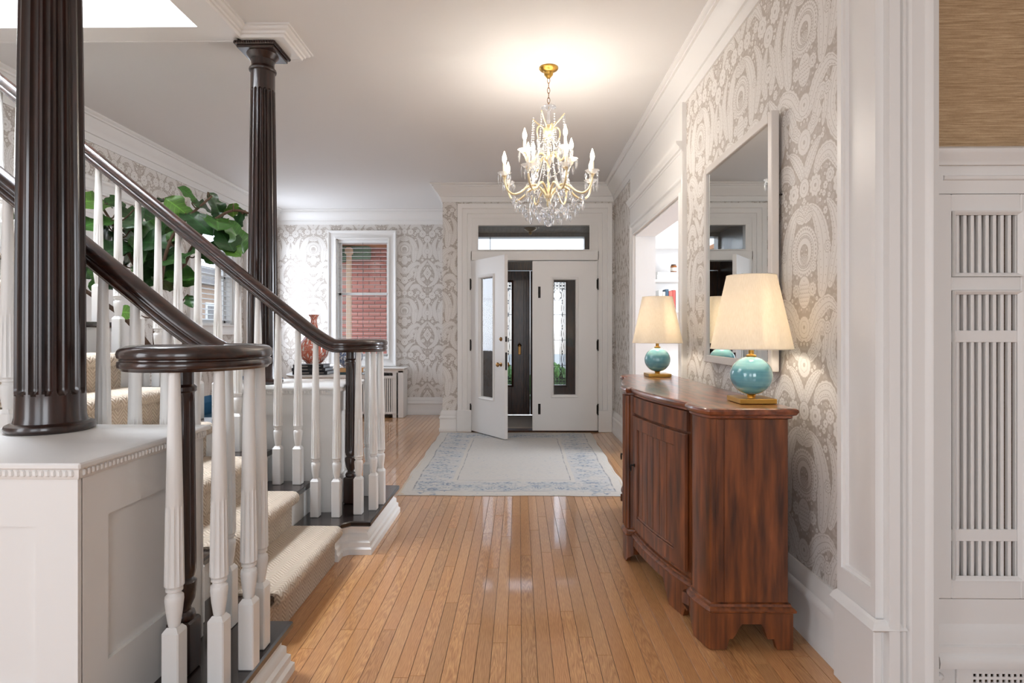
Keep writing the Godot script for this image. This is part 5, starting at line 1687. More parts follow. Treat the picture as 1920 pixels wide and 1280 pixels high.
func fig_tree() -> void:
	var bx_ := -2.5
	var bd := 4.25
	var ft := thing("potted_fig", W(bx_, 0, bd), "tall fiddle-leaf fig tree with large green leaves behind the banister", "plant")
	var mb := MB.new()
	mb.lathe(lp([[0, 0], [0.15, 0], [0.16, 0.01], [0.2, 0.36], [0.212, 0.38], [0.212, 0.4], [0.195, 0.4], [0.185, 0.36], [0, 0.36]]), 36, W(bx_, 0, bd))
	part(ft, "pot", mb, mat(c8(224, 222, 218), 0.4))
	mb = MB.new()
	mb.lathe(lp([[0, 0.35], [0.186, 0.352], [0.184, 0.365], [0.09, 0.372], [0, 0.375]]), 24, W(bx_, 0, bd))
	part(ft, "soil", mb, mat(c8(58, 44, 34), 0.95))
	var bark := mat(c8(92, 70, 54), 0.85)
	var stems := []
	for s in [[[-2.5, 0.36, 4.25], [-2.56, 0.9, 4.2], [-2.66, 1.4, 4.15], [-2.8, 1.85, 4.05], [-2.95, 2.15, 4.0]], [[-2.48, 0.36, 4.26], [-2.44, 1.0, 4.2], [-2.45, 1.5, 4.1], [-2.3, 1.9, 4.1], [-2.1, 2.1, 4.15], [-1.93, 2.08, 4.2]], [[-2.52, 0.36, 4.22], [-2.6, 1.05, 4.1], [-2.5, 1.5, 3.98], [-2.42, 1.9, 4.0], [-2.2, 2.2, 4.1]], [[-2.56, 0.9, 4.2], [-2.8, 1.3, 4.1], [-3.15, 1.6, 4.0], [-3.42, 1.95, 3.92]]]:
		var v := []
		for q in s:
			v.append(W(q[0], q[1], q[2]))
		var sp := spline(v, 8)
		stems.append(sp)
		mb = MB.new()
		mb.tube(sp, 0.021, 0.007, 8)
		part(ft, "stem", mb, bark)
	var meshes := [fig_leaf(0), fig_leaf(1), fig_leaf(2)]
	var vt := Image.create(64, 128, false, Image.FORMAT_RGB8)
	for y in 128:
		for x in 64:
			var s := absf(x - 31.5) / 31.5
			var rib := 1.0 if s < 0.05 else (0.7 if fposmod(y / 128.0 * 8.0 + s * 1.1, 1.0) < 0.1 else 0.0)
			var k := 0.74 + 0.3 * rib + rng.randf_range(-0.05, 0.05)
			vt.set_pixel(x, y, Color(k, minf(1.0, k * 1.02), k * 0.86))
	var veins := ImageTexture.create_from_image(vt)
	var greens := []
	for c in [c8(62, 108, 58), c8(80, 134, 64), c8(54, 98, 60), c8(116, 168, 78)]:
		greens.append(mat(c, 0.32, {"albedo_texture": veins, "backlight_enabled": true, "backlight": c8(70, 108, 34), "clearcoat_enabled": true, "clearcoat": 0.3}))
	# leaves: x, height, distance along the hall, length in metres, tone
	var L := [[-2.94, 2.14, 3.95, 0.34, 3], [-2.88, 1.99, 3.9, 0.27, 1], [-2.9, 2.17, 4.1, 0.17, 0], [-2.74, 2.01, 4.0, 0.29, 2], [-2.88, 1.92, 4.05, 0.25, 0], [-2.79, 1.93, 4.15, 0.24, 1], [-2.78, 1.81, 3.95, 0.25, 2], [-2.77, 1.82, 4.1, 0.24, 0], [-2.64, 1.97, 4.1, 0.26, 1], [-2.54, 1.86, 4.0, 0.27, 2], [-2.68, 1.73, 4.0, 0.24, 0], [-2.59, 1.77, 4.1, 0.26, 2], [-2.56, 1.9, 4.2, 0.24, 0], [-2.41, 1.92, 4.0, 0.19, 1], [-2.42, 1.74, 3.95, 0.24, 0], [-2.41, 1.62, 4.0, 0.28, 1], [-2.46, 1.46, 4.1, 0.13, 1], [-2.65, 1.36, 3.9, 0.14, 3], [-2.56, 2.18, 4.1, 0.14, 0], [-2.37, 2.09, 4.0, 0.21, 3], [-2.3, 2.19, 4.0, 0.14, 1], [-2.26, 2.13, 4.1, 0.2, 0], [-2.19, 2.15, 4.15, 0.2, 2], [-2.26, 2.02, 4.0, 0.27, 2], [-2.13, 2.02, 4.05, 0.3, 1], [-2.11, 1.93, 4.1, 0.28, 2], [-2.1, 2.14, 4.2, 0.16, 3], [-2.05, 2.12, 4.25, 0.15, 1], [-2.05, 2.06, 4.2, 0.14, 2], [-2.04, 1.93, 4.15, 0.25, 1], [-2.07, 1.82, 4.1, 0.18, 3], [-2.23, 1.77, 4.1, 0.16, 0], [-2.3, 1.81, 4.0, 0.23, 0], [-2.51, 1.71, 4.1, 0.2, 2], [-2.52, 1.59, 4.05, 0.22, 0], [-2.66, 1.7, 4.15, 0.22, 2], [-2.3, 1.45, 4.0, 0.12, 0], [-2.95, 1.59, 4.0, 0.23, 1], [-3.06, 1.67, 4.1, 0.2, 0], [-2.9, 1.56, 4.05, 0.14, 2], [-3.01, 2.09, 4.15, 0.23, 0], [-2.73, 2.09, 4.2, 0.17, 2], [-2.9, 1.94, 4.2, 0.21, 2], [-2.48, 1.94, 4.2, 0.17, 2], [-2.99, 1.92, 4.1, 0.26, 2], [-2.67, 1.86, 4.05, 0.25, 1], [-2.87, 1.74, 4.15, 0.25, 0], [-2.68, 1.61, 4.1, 0.24, 2], [-2.59, 2.0, 4.15, 0.23, 0], [-2.47, 1.73, 4.15, 0.23, 2], [-3.01, 1.78, 4.1, 0.23, 0], [-2.4, 1.58, 4.1, 0.17, 1], [-2.23, 1.97, 4.15, 0.23, 0], [-2.15, 1.86, 4.15, 0.21, 2], [-2.85, 2.09, 4.2, 0.22, 0], [-2.93, 1.7, 4.15, 0.21, 1], [-3.44, 1.99, 3.88, 0.13, 1], [-3.41, 1.86, 3.86, 0.18, 0], [-3.48, 1.8, 3.9, 0.16, 2]]
	var twigs := MB.new()
	for i in L.size():
		var q: Array = L[i]
		var sz: float = q[3]
		var p := W(q[0], q[1], q[2])
		var near := Vector3.ZERO
		var best := 1e9
		for sp in stems:
			for k in range(10, sp.size()):
				var e: float = sp[k].distance_to(p) + maxf(0.0, sp[k].y - p.y) * 0.5
				if e < best:
					best = e; near = sp[k]
		var out := (p - near).normalized()
		var toward := Vector3(-p.x * 0.25, 0.3, 1.0).normalized()        # upper faces turn to the light of the hall
		var ax := (out + Vector3(rng.randf_range(-0.5, 0.5), rng.randf_range(-0.7, 0.2), rng.randf_range(-0.2, 0.4))).normalized()
		var up := (toward + Vector3(rng.randf_range(-0.5, 0.5), rng.randf_range(-0.1, 0.7), rng.randf_range(-0.2, 0.2)))
		up = (up - ax * up.dot(ax)).normalized()
		var bs := Basis(ax, up, ax.cross(up)).scaled(Vector3.ONE)
		bs = bs * Basis.from_scale(Vector3.ONE * sz)
		var root := p - ax * sz * 0.5
		inst(ft, "leaf", meshes[i % 3], greens[q[4]], Transform3D(bs, root - ft.position))
		if best < 0.7:
			twigs.tube(spline([near, near.lerp(root, 0.5) + Vector3(0, -0.02, 0), root, root + ax * sz * 0.15], 4), 0.006, 0.003, 6)
	part(ft, "twigs", twigs, bark)

func blue_chair() -> void:
	var o := W(-2.62, 0, 5.25)
	var bc := thing("armchair", o, "blue velvet armchair half hidden behind the staircase", "armchair")
	var vel := mat(c8(28, 84, 118), 0.6, {"rim_enabled": true, "rim": 0.8})
	var mb := MB.new()
	mb.box(o + Vector3(-0.34, 0.24, -0.32), o + Vector3(0.34, 0.46, 0.34), 0.05)
	part(bc, "seat", mb, vel)
	mb = MB.new()
	mb.box(o + Vector3(-0.36, 0.3, -0.4), o + Vector3(0.36, 0.8, -0.26), 0.06)
	part(bc, "backrest", mb, vel)
	for s in [-1.0, 1.0]:
		mb = MB.new()
		mb.box(o + Vector3(s * 0.3, 0.24, -0.34), o + Vector3(s * 0.42, 0.62, 0.32), 0.05)
		part(bc, "arm", mb, vel)
		for z in [-0.28, 0.26]:
			mb = MB.new()
			mb.lathe(lp([[0, 0], [0.016, 0], [0.026, 0.25], [0, 0.25]]), 12, o + Vector3(s * 0.3, 0, z))
			part(bc, "leg", mb, M.dark_wood)

# ---------------------------------------------------------------- the study beyond the cased opening
func study() -> void:
	var mb := MB.new()
	wall_box(mb, WR + 0.17, 4.4, 0, CEIL, 7.32, 7.5)
	wall_box(mb, WR + 0.17, 4.4, 0, CEIL, 2.9, 3.05)
	wall_box(mb, 4.2, 4.4, 0, CEIL, 1.9, 4.7)
	wall_box(mb, 4.2, 4.4, 0, CEIL, 6.1, 7.5)
	wall_box(mb, 4.2, 4.4, 0, 0.75, 4.7, 6.1)
	wall_box(mb, 4.2, 4.4, 2.45, CEIL, 4.7, 6.1)
	struct("wall_study", mb, mat(c8(226, 230, 236), 0.7), "pale painted walls of the study behind the sideboard wall", "wall")
	var w8 := struct_node("window_8", "tall window lighting the study, out of view", "window", W(4.2, 0.75, 5.4))
	w8.transform = Transform3D(Basis(Vector3.UP, -PI / 2), W(4.2, 0.75, 5.4))
	sash(w8, 1.4, 1.7, 0.85)
	# built-in bookcase
	var x0 := 1.36
	var x1 := 2.6
	var d0 := 7.0
	var bk := thing("bookcase", W(1.98, 0, 7.16), "white built-in bookcase seen through the opening behind the far lamp", "bookcase")
	mb = MB.new()
	bx(mb, x0, x1, 0, 2.95, 7.29, 7.31)
	part(bk, "back_panel", mb, M.paint)
	for x in [x0, x1 - 0.03]:
		mb = MB.new()
		bx(mb, x, x + 0.03, 0, 2.95, d0, 7.29, 0.002)
		part(bk, "side_panel", mb, M.paint)
	mb = MB.new()
	bx(mb, x0, x1, 2.24, 2.95, d0 - 0.01, d0 + 0.02, 0.003)
	part(bk, "header", mb, M.paint)
	for y in [0.08, 0.75, 1.13, 1.5, 1.87]:
		mb = MB.new()
		bx(mb, x0 + 0.03, x1 - 0.03, y - 0.03, y, d0 + 0.005, 7.29, 0.002)
		part(bk, "shelf", mb, M.paint)
	mb = MB.new()
	bx(mb, x0 + 0.03, x1 - 0.03, 0.08, 0.72, d0 + 0.01, d0 + 0.03, 0.003)
	part(bk, "cupboard_front", mb, M.paint)
	var pg := mat(c8(226, 226, 222), 0.8)
	var yy := 1.8705
	var flat_c := [c8(214, 216, 214), c8(222, 222, 220), c8(206, 208, 206)]
	for i in 3:
		book_flat(W(1.83, yy, 7.13), 0.3, 0.03, 0.2, flat_c[i], pg, ["white book at the bottom of the pile on the upper shelf", "white book in the middle of the pile on the upper shelf", "white book on top of the pile on the upper shelf"][i], "books in the study", 0.02 * i)
		yy += 0.0305
	var bt := thing("amber_bottle", W(1.905, yy, 7.12), "small amber bottle with pale label on the pile of white books", "bottle")
	mb = MB.new()
	mb.lathe(lp([[0, 0], [0.036, 0], [0.038, 0.005], [0.038, 0.075], [0.034, 0.085], [0, 0.086]]), 20)
	inst(bt, "glass", mb.mesh(), mat(c8(150, 92, 44), 0.1))
	mb = MB.new()
	mb.lathe(lp([[0, 0.085], [0.03, 0.085], [0.03, 0.1], [0, 0.101]]), 20)
	inst(bt, "lid", mb.mesh(), mat(c8(70, 48, 34), 0.4))
	mb = MB.new()
	mb.lathe(lp([[0.0384, 0.018], [0.0387, 0.018], [0.0387, 0.06], [0.0384, 0.06]]), 20)
	inst(bt, "label", mb.mesh(), mat(c8(236, 230, 218), 0.6))
	var up := [[1.70, 0.045, 0.24, c8(222, 224, 222), "white upright book on the middle shelf of the study"], [1.748, 0.03, 0.22, c8(226, 222, 212), "cream upright book beside the blue one in the study"], [1.782, 0.036, 0.25, c8(64, 92, 112), "dark blue upright book on the study shelf"], [1.822, 0.044, 0.23, c8(214, 108, 96), "coral red upright book on the study shelf"], [1.868, 0.034, 0.24, c8(196, 92, 84), "brick red upright book next to the coral one"], [1.906, 0.03, 0.235, c8(206, 218, 220), "pale grey upright book at the end of the study row"]]
	for q in up:
		var b := thing("book", W(q[0] + q[1] / 2, 1.5005, 7.1), q[4], "book", "books in the study")
		mb = MB.new()
		mb.box(Vector3(-q[1] / 2, 0, -0.08), Vector3(-q[1] / 2 + 0.003, q[2], 0.08), 0.001)
		mb.box(Vector3(q[1] / 2 - 0.003, 0, -0.08), Vector3(q[1] / 2, q[2], 0.08), 0.001)
		mb.box(Vector3(-q[1] / 2 + 0.003, 0, 0.077), Vector3(q[1] / 2 - 0.003, q[2], 0.08), 0.001)
		inst(b, "cover", mb.mesh(), mat(q[3], 0.6))
		mb = MB.new()
		mb.box(Vector3(-q[1] / 2 + 0.003, 0.003, -0.076), Vector3(q[1] / 2 - 0.003, q[2] - 0.004, 0.077))
		inst(b, "pages", mb.mesh(), pg)
	var fr := thing("photo_frame", W(1.625, 1.5005, 7.14), "small black framed picture left of the upright books", "picture frame")
	mb = MB.new()
	for r in [[-0.06, -0.045, 0.0, 0.16], [0.045, 0.06, 0.0, 0.16], [-0.045, 0.045, 0.0, 0.016], [-0.045, 0.045, 0.144, 0.16]]:
		mb.box(Vector3(r[0], r[2], -0.008), Vector3(r[1], r[3], 0.008), 0.002)
	inst(fr, "frame", mb.mesh(), M.black)
	mb = MB.new()
	mb.box(Vector3(-0.046, 0.012, -0.006), Vector3(0.046, 0.148, 0.002))
	inst(fr, "picture", mb.mesh(), tri_mat(noise_tex(81, 0.06, [[0, c8(60, 62, 66)], [1, c8(196, 196, 196)]], 64, 64), Vector3(4, 4, 4), 0.4))
	var gf := thing("photo_frame", W(1.75, 1.1305, 7.14), "grey framed picture on the shelf behind the lamp ball", "picture frame")
	mb = MB.new()
	for r in [[-0.15, -0.12, 0.0, 0.24], [0.12, 0.15, 0.0, 0.24], [-0.12, 0.12, 0.0, 0.03], [-0.12, 0.12, 0.21, 0.24]]:
		mb.box(Vector3(r[0], r[2], -0.008), Vector3(r[1], r[3], 0.008), 0.002)
	inst(gf, "frame", mb.mesh(), mat(c8(96, 100, 106), 0.4))
	mb = MB.new()
	mb.box(Vector3(-0.122, 0.028, -0.006), Vector3(0.122, 0.212, 0.002))
	inst(gf, "picture", mb.mesh(), mat(c8(200, 206, 212), 0.3))
# ---------------------------------------------------------------- helpers
class MB:
	var v := PackedVector3Array()
	var n := PackedVector3Array()
	var t := PackedVector2Array()
	var c := PackedColorArray()
	var ink := Color.WHITE
	func tri(a: Vector3, b: Vector3, d: Vector3, na: Vector3, nb: Vector3, nd: Vector3, ua := Vector2.ZERO, ub := Vector2.ZERO, ud := Vector2.ZERO) -> void:
		if (d - a).cross(b - a).length_squared() < 1e-18:
			return
		v.append(a); v.append(b); v.append(d)
		n.append(na); n.append(nb); n.append(nd)
		t.append(ua); t.append(ub); t.append(ud)
		c.append(ink); c.append(ink); c.append(ink)
	# convex polygon with a flat normal on the side of «out»
	func poly(p: Array, out: Vector3, uv := []) -> void:
		var nn := Vector3.ZERO
		for i in range(1, p.size() - 1):
			nn += (p[i + 1] - p[0]).cross(p[i] - p[0])
		nn = nn.normalized()
		var flip := nn.dot(out) < 0.0
		if flip:
			nn = -nn
		for i in range(1, p.size() - 1):
			var u0: Vector2 = uv[0] if uv else Vector2.ZERO
			var u1: Vector2 = uv[i] if uv else Vector2.ZERO
			var u2: Vector2 = uv[i + 1] if uv else Vector2.ZERO
			if flip:
				tri(p[0], p[i + 1], p[i], nn, nn, nn, u0, u2, u1)
			else:
				tri(p[0], p[i], p[i + 1], nn, nn, nn, u0, u1, u2)
	# turns the triangles from number s on outward
	func fix(s: int) -> void:
		var vol := 0.0
		for i in range(s, v.size(), 3):
			vol += v[i].dot(v[i + 1].cross(v[i + 2]))
		if vol > 0.0:
			for i in range(s, v.size(), 3):
				var a := v[i + 1]; v[i + 1] = v[i + 2]; v[i + 2] = a
				var b := t[i + 1]; t[i + 1] = t[i + 2]; t[i + 2] = b
				var m := -n[i + 1]
				n[i] = -n[i]; n[i + 1] = -n[i + 2]; n[i + 2] = m
	func grid(P: Array, cu := false, crease := 0.72, uvs := Vector2.ONE) -> void:
		var R := P.size()
		var C: int = P[0].size()
		var qc := C if cu else C - 1
		var fn := []
		for i in R - 1:
			var row := PackedVector3Array()
			row.resize(qc)
			var p0: PackedVector3Array = P[i]
			var p1: PackedVector3Array = P[i + 1]
			for j in qc:
				var k := (j + 1) % C
				row[j] = (p1[k] - p0[j]).cross(p0[k] - p1[j]).normalized()
			fn.append(row)
		for i in R - 1:
			var p0: PackedVector3Array = P[i]
			var p1: PackedVector3Array = P[i + 1]
			for j in qc:
				var k := (j + 1) % C
				var f: Vector3 = fn[i][j]
				var N := [Vector3.ZERO, Vector3.ZERO, Vector3.ZERO, Vector3.ZERO]
				for q in 4:
					var ii := i + (q >> 1)
					var jj := j + (q & 1)
					var s := Vector3.ZERO
					for a in [ii - 1, ii]:
						if a < 0 or a >= R - 1:
							continue
						for b in [jj - 1, jj]:
							var bb: int = b
							if cu:
								bb = posmod(b, qc)
							elif b < 0 or b >= qc:
								continue
							var g: Vector3 = fn[a][bb]
							if g.dot(f) > crease:
								s += g
					N[q] = s.normalized() if s != Vector3.ZERO else f
				var u0 := float(j) / qc * uvs.x
				var u1 := float(j + 1) / qc * uvs.x
				var w0 := float(i) / (R - 1) * uvs.y
				var w1 := float(i + 1) / (R - 1) * uvs.y
				# fn is (p11-p00)x(p01-p10): the same side as the clockwise order below
				tri(p0[j], p0[k], p1[k], N[0], N[1], N[3], Vector2(u0, w0), Vector2(u1, w0), Vector2(u1, w1))
				tri(p0[j], p1[k], p1[j], N[0], N[3], N[2], Vector2(u0, w0), Vector2(u1, w1), Vector2(u0, w1))
	func box(a: Vector3, b: Vector3, bev := 0.0) -> void:
		var lo := Vector3(minf(a.x, b.x), minf(a.y, b.y), minf(a.z, b.z))
		var hi := Vector3(maxf(a.x, b.x), maxf(a.y, b.y), maxf(a.z, b.z))
		var o := (lo + hi) / 2
		var h := (hi - lo) / 2
		bev = minf(bev, minf(h.x, minf(h.y, h.z)) * 0.9)
		var q := func(ax: int, s: Vector3) -> Vector3:
			var r := h - Vector3.ONE * bev
			r[ax] = h[ax]
			return o + r * s
		for ax in 3:
			var b1 := (ax + 1) % 3
			var b2 := (ax + 2) % 3
			for sg in [-1.0, 1.0]:
				var pts := []
				for cr in [[-1, -1], [1, -1], [1, 1], [-1, 1]]:
					var s := Vector3.ZERO
					s[ax] = sg; s[b1] = cr[0]; s[b2] = cr[1]
					pts.append(q.call(ax, s))
				var out := Vector3.ZERO
				out[ax] = sg
				poly(pts, out)
		if bev <= 0.0:
			return
		for ax in 3:
			var b1 := (ax + 1) % 3
			var b2 := (ax + 2) % 3
			for s1 in [-1.0, 1.0]:
				for s2 in [-1.0, 1.0]:
					var lo_s := Vector3.ZERO
					lo_s[ax] = -1.0; lo_s[b1] = s1; lo_s[b2] = s2
					var hi_s := lo_s
					hi_s[ax] = 1.0
					var out := Vector3.ZERO
					out[b1] = s1; out[b2] = s2
					poly([q.call(b1, lo_s), q.call(b1, hi_s), q.call(b2, hi_s), q.call(b2, lo_s)], out)
		for sx in [-1.0, 1.0]:
			for sy in [-1.0, 1.0]:
				for sz in [-1.0, 1.0]:
					var s := Vector3(sx, sy, sz)
					poly([q.call(0, s), q.call(1, s), q.call(2, s)], s)
	# profile of (radius, height); flute(angle, height fraction row) may change the radius
	func lathe(prof: Array, seg := 24, o := Vector3.ZERO, crease := 0.72, flute: Variant = null, uvs := Vector2.ONE) -> void:
		var s0 := v.size()
		var P := []
		for i in prof.size():
			var row := PackedVector3Array()
			for j in seg:
				var a := TAU * j / seg
				var r: float = prof[i].x
				if flute != null:
					r = flute.call(a, i, r)
				row.append(o + Vector3(cos(a) * r, prof[i].y, sin(a) * r))
			P.append(row)
		grid(P, true, crease, uvs)
		fix(s0)
	func flat_cap(ring: PackedVector3Array, out: Vector3) -> void:
		var ax := out.abs().max_axis_index()
		var p2 := PackedVector2Array()
		for q in ring:
			p2.append(Vector2(q[(ax + 1) % 3], q[(ax + 2) % 3]))
		var ix := Geometry2D.triangulate_polygon(p2)
		for i in range(0, ix.size(), 3):
			poly([ring[ix[i]], ring[ix[i + 1]], ring[ix[i + 2]]], out)
	# closed 2D outline in the XY plane, pushed from z0 to z1, then placed by xf
	func extrude(pl: PackedVector2Array, z0: float, z1: float, xf := Transform3D(), crease := 0.72, bev := 0.0) -> void:
		var s0 := v.size()
		var steps := [[0.0, z0], [0.0, z1]]
		if bev > 0.0:
			steps = [[bev, z0], [0.0, z0 + bev], [0.0, z1 - bev], [bev, z1]]
		var P := []
		for st in steps:
			var ring := pl
			if st[0] > 0.0:
				ring = inset(pl, st[0])
			var row := PackedVector3Array()
			for q in ring:
				row.append(xf * Vector3(q.x, q.y, st[1]))
			P.append(row)
		grid(P, true, crease)
		fix(s0)
		var up := (xf.basis.z * signf(z1 - z0)).normalized()
		flat_cap(P[0], -up)
		flat_cap(P[P.size() - 1], up)
	static func inset(pl: PackedVector2Array, w: float) -> PackedVector2Array:
		var area := 0.0
		var k := pl.size()
		for i in k:
			area += pl[i].cross(pl[(i + 1) % k])
		var sg := signf(area)
		var out := PackedVector2Array()
		for i in k:
			var a := (pl[i] - pl[(i + k - 1) % k]).normalized()
			var b := (pl[(i + 1) % k] - pl[i]).normalized()
			var na := Vector2(-a.y, a.x) * sg
			var nb := Vector2(-b.y, b.x) * sg
			var m := (na + nb)
			m = m / maxf(0.4, m.length_squared() / 2.0)
			out.append(pl[i] + m * w)
		return out
	# closed profile (side, up) drawn along a path; side = direction x up
	func sweep(prof: PackedVector2Array, path: PackedVector3Array, up := Vector3.UP, loop := false, crease := 0.72, caps := true) -> void:
		var s0 := v.size()
		var P := []
		var k := path.size()
		for i in (k + 1 if loop else k):
			var ii := i % k
			var tin := (path[ii] - path[(ii + k - 1) % k]).normalized()
			var tout := (path[(ii + 1) % k] - path[ii]).normalized()
			if not loop and ii == 0:
				tin = tout
			if not loop and ii == k - 1:
				tout = tin
			var sa := tin.cross(up).normalized()
			var sb := tout.cross(up).normalized()
			var m := sa + sb
			m = m / maxf(0.3, m.length_squared() / 2.0)
			var tt := (tin + tout).normalized()
			var uu := m.normalized().cross(tt).normalized()
			if uu.dot(up) < 0.0:
				uu = -uu
			var row := PackedVector3Array()
			for q in prof:
				row.append(path[ii] + m * q.x + uu * q.y)
			P.append(row)
		grid(P, true, crease)
		fix(s0)
		if caps and not loop:
			var a0: PackedVector3Array = P[0]
			var a1: PackedVector3Array = P[P.size() - 1]
			flat_cap(a0, path[0] - path[1])
			flat_cap(a1, path[k - 1] - path[k - 2])
	func tube(path: PackedVector3Array, r0: float, r1 := -1.0, seg := 8, loop := false) -> void:
		var s0 := v.size()
		if r1 < 0.0:
			r1 = r0
		var k := path.size()
		var P := []
		var ref := Vector3.UP
		var t0 := (path[1] - path[0]).normalized()
		if absf(t0.dot(ref)) > 0.9:
			ref = Vector3.RIGHT
		var side := t0.cross(ref).normalized()
		if not loop:
			P.append(ring_at(path[0], side, t0, 0.0, seg))
		for i in (k + 1 if loop else k):
			var a := path[(i + k - 1) % k] if (i > 0 or loop) else path[0]
			var b := path[(i + 1) % k] if (i < k - 1 or loop) else path[k - 1]
			var tt := (b - a).normalized()
			side = (side - tt * side.dot(tt)).normalized()
			P.append(ring_at(path[i % k], side, tt, lerpf(r0, r1, float(i) / k), seg))
		if not loop:
			P.append(ring_at(path[k - 1], side, (path[k - 1] - path[k - 2]).normalized(), 0.0, seg))
		grid(P, true, 0.3)
		fix(s0)
	func ring_at(p: Vector3, side: Vector3, tt: Vector3, r: float, seg: int) -> PackedVector3Array:
		var up := side.cross(tt)
		var row := PackedVector3Array()
		for j in seg:
			var a := TAU * j / seg
			row.append(p + (side * cos(a) + up * sin(a)) * r)
		return row
	func mesh(off := Vector3.ZERO) -> ArrayMesh:
		var arr := []
		arr.resize(Mesh.ARRAY_MAX)
		var vv := v
		if off != Vector3.ZERO:
			vv = PackedVector3Array()
			vv.resize(v.size())
			for i in v.size():
				vv[i] = v[i] - off
		arr[Mesh.ARRAY_VERTEX] = vv
		arr[Mesh.ARRAY_NORMAL] = n
		arr[Mesh.ARRAY_TEX_UV] = t
		arr[Mesh.ARRAY_COLOR] = c
		var m := ArrayMesh.new()
		m.add_surface_from_arrays(Mesh.PRIMITIVE_TRIANGLES, arr)
		return m

# a small palette picture: shapes are filled by number, then turned into colours
class Canvas:
	var w: int
	var h: int
	var px := PackedByteArray()
	var mirror := false
	func _init(ww: int, hh: int) -> void:
		w = ww; h = hh
		px.resize(w * h)
	func fill(p: PackedVector2Array, val: int) -> void:
		one(p, val)
		if mirror:
			var q := PackedVector2Array()
			for a in p:
				q.append(Vector2(w - a.x, a.y))
			one(q, val)
	func one(p: PackedVector2Array, val: int) -> void:
		var y0 := 1e9
		var y1 := -1e9
		for a in p:
			y0 = minf(y0, a.y); y1 = maxf(y1, a.y)
		var k := p.size()
		for y in range(int(ceil(y0)), int(floor(y1)) + 1):
			var xs := PackedFloat32Array()
			for i in k:
				var a := p[i]
				var b := p[(i + 1) % k]
				if (a.y <= y) != (b.y <= y):
					xs.append(a.x + (y - a.y) / (b.y - a.y) * (b.x - a.x))
			xs.sort()
			var row := posmod(y, h) * w
			for i in range(0, xs.size() - 1, 2):
				for x in range(int(ceil(xs[i])), int(floor(xs[i + 1])) + 1):
					px[row + posmod(x, w)] = val
	func disc(o: Vector2, r: float, val: int, k := 14) -> void:
		var p := PackedVector2Array()
		for i in k:
			p.append(o + Vector2.from_angle(TAU * i / k) * r)
		fill(p, val)
	func petals(o: Vector2, r: float, amp: float, num: float, val: int, turn := 0.0) -> void:
		var p := PackedVector2Array()
		for i in 72:
			var a := TAU * i / 72
			p.append(o + Vector2.from_angle(a + turn) * (r + amp * absf(sin(num * a / 2.0))))
		fill(p, val)
	func line(pts: PackedVector2Array, wd: float, val: int) -> void:
		for i in pts.size() - 1:
			var d := (pts[i + 1] - pts[i]).normalized().orthogonal() * wd / 2.0
			fill(PackedVector2Array([pts[i] + d, pts[i + 1] + d, pts[i + 1] - d, pts[i] - d]), val)
	static func curve(pts: Array, k := 10) -> PackedVector2Array:
		var out := PackedVector2Array()
		for i in pts.size() - 1:
			var p0: Vector2 = pts[maxi(i - 1, 0)]
			var p1: Vector2 = pts[i]
			var p2: Vector2 = pts[i + 1]
			var p3: Vector2 = pts[mini(i + 2, pts.size() - 1)]
			for j in k:
				out.append(p1.cubic_interpolate(p2, p0, p3, float(j) / k))
		out.append(pts[pts.size() - 1])
		return out
	func plume(pts: Array, wd: float, teeth: int, rim: int, val: int, mark: int) -> void:
		var sp := curve(pts, 12)
		wd *= 1.25 if wd > 15 else 1.0
		for pass_ in 2:
			var l := PackedVector2Array()
			var r := PackedVector2Array()
			for i in sp.size():
				var f := float(i) / (sp.size() - 1)
				var d := (sp[mini(i + 1, sp.size() - 1)] - sp[maxi(i - 1, 0)]).normalized().orthogonal()
				var ww := wd * pow(sin(PI * pow(f, 0.75)), 0.7) * (1.0 + 0.16 * absf(sin(f * teeth * PI))) + (3.0 if pass_ == 0 else 0.0)
				l.append(sp[i] + d * ww)
				r.append(sp[i] - d * ww)
			r.reverse()
			l.append_array(r)
			fill(l, rim if pass_ == 0 else val)
		line(sp.slice(2, sp.size() - 3), 2.2, mark)
		if wd > 15:
			for sd in [-1.0, 1.0]:
				var vein := PackedVector2Array()
				for i in range(3, sp.size() - 4):
					var d := (sp[i + 1] - sp[i - 1]).normalized().orthogonal()
					vein.append(sp[i] + d * sd * wd * 0.78 * pow(sin(PI * pow(float(i) / (sp.size() - 1), 0.75)), 0.7))
				line(vein, 2.0, mark)
		for i in range(4, sp.size() - 5, 3):
			var d := (sp[i + 1] - sp[i - 1]).normalized().orthogonal()
			var f := float(i) / (sp.size() - 1)
			var ww := wd * 0.55 * pow(sin(PI * f), 0.7)
			disc(sp[i] + d * ww, 2.6, mark, 7)
			disc(sp[i] - d * ww, 2.6, mark, 7)
	func picture(pal: Array) -> Image:
		var by := PackedByteArray()
		by.resize(w * h * 3)
		for i in w * h:
			var q: Color = pal[px[i]]
			by[i * 3] = q.r8; by[i * 3 + 1] = q.g8; by[i * 3 + 2] = q.b8
		return Image.create_from_data(w, h, false, Image.FORMAT_RGB8, by)

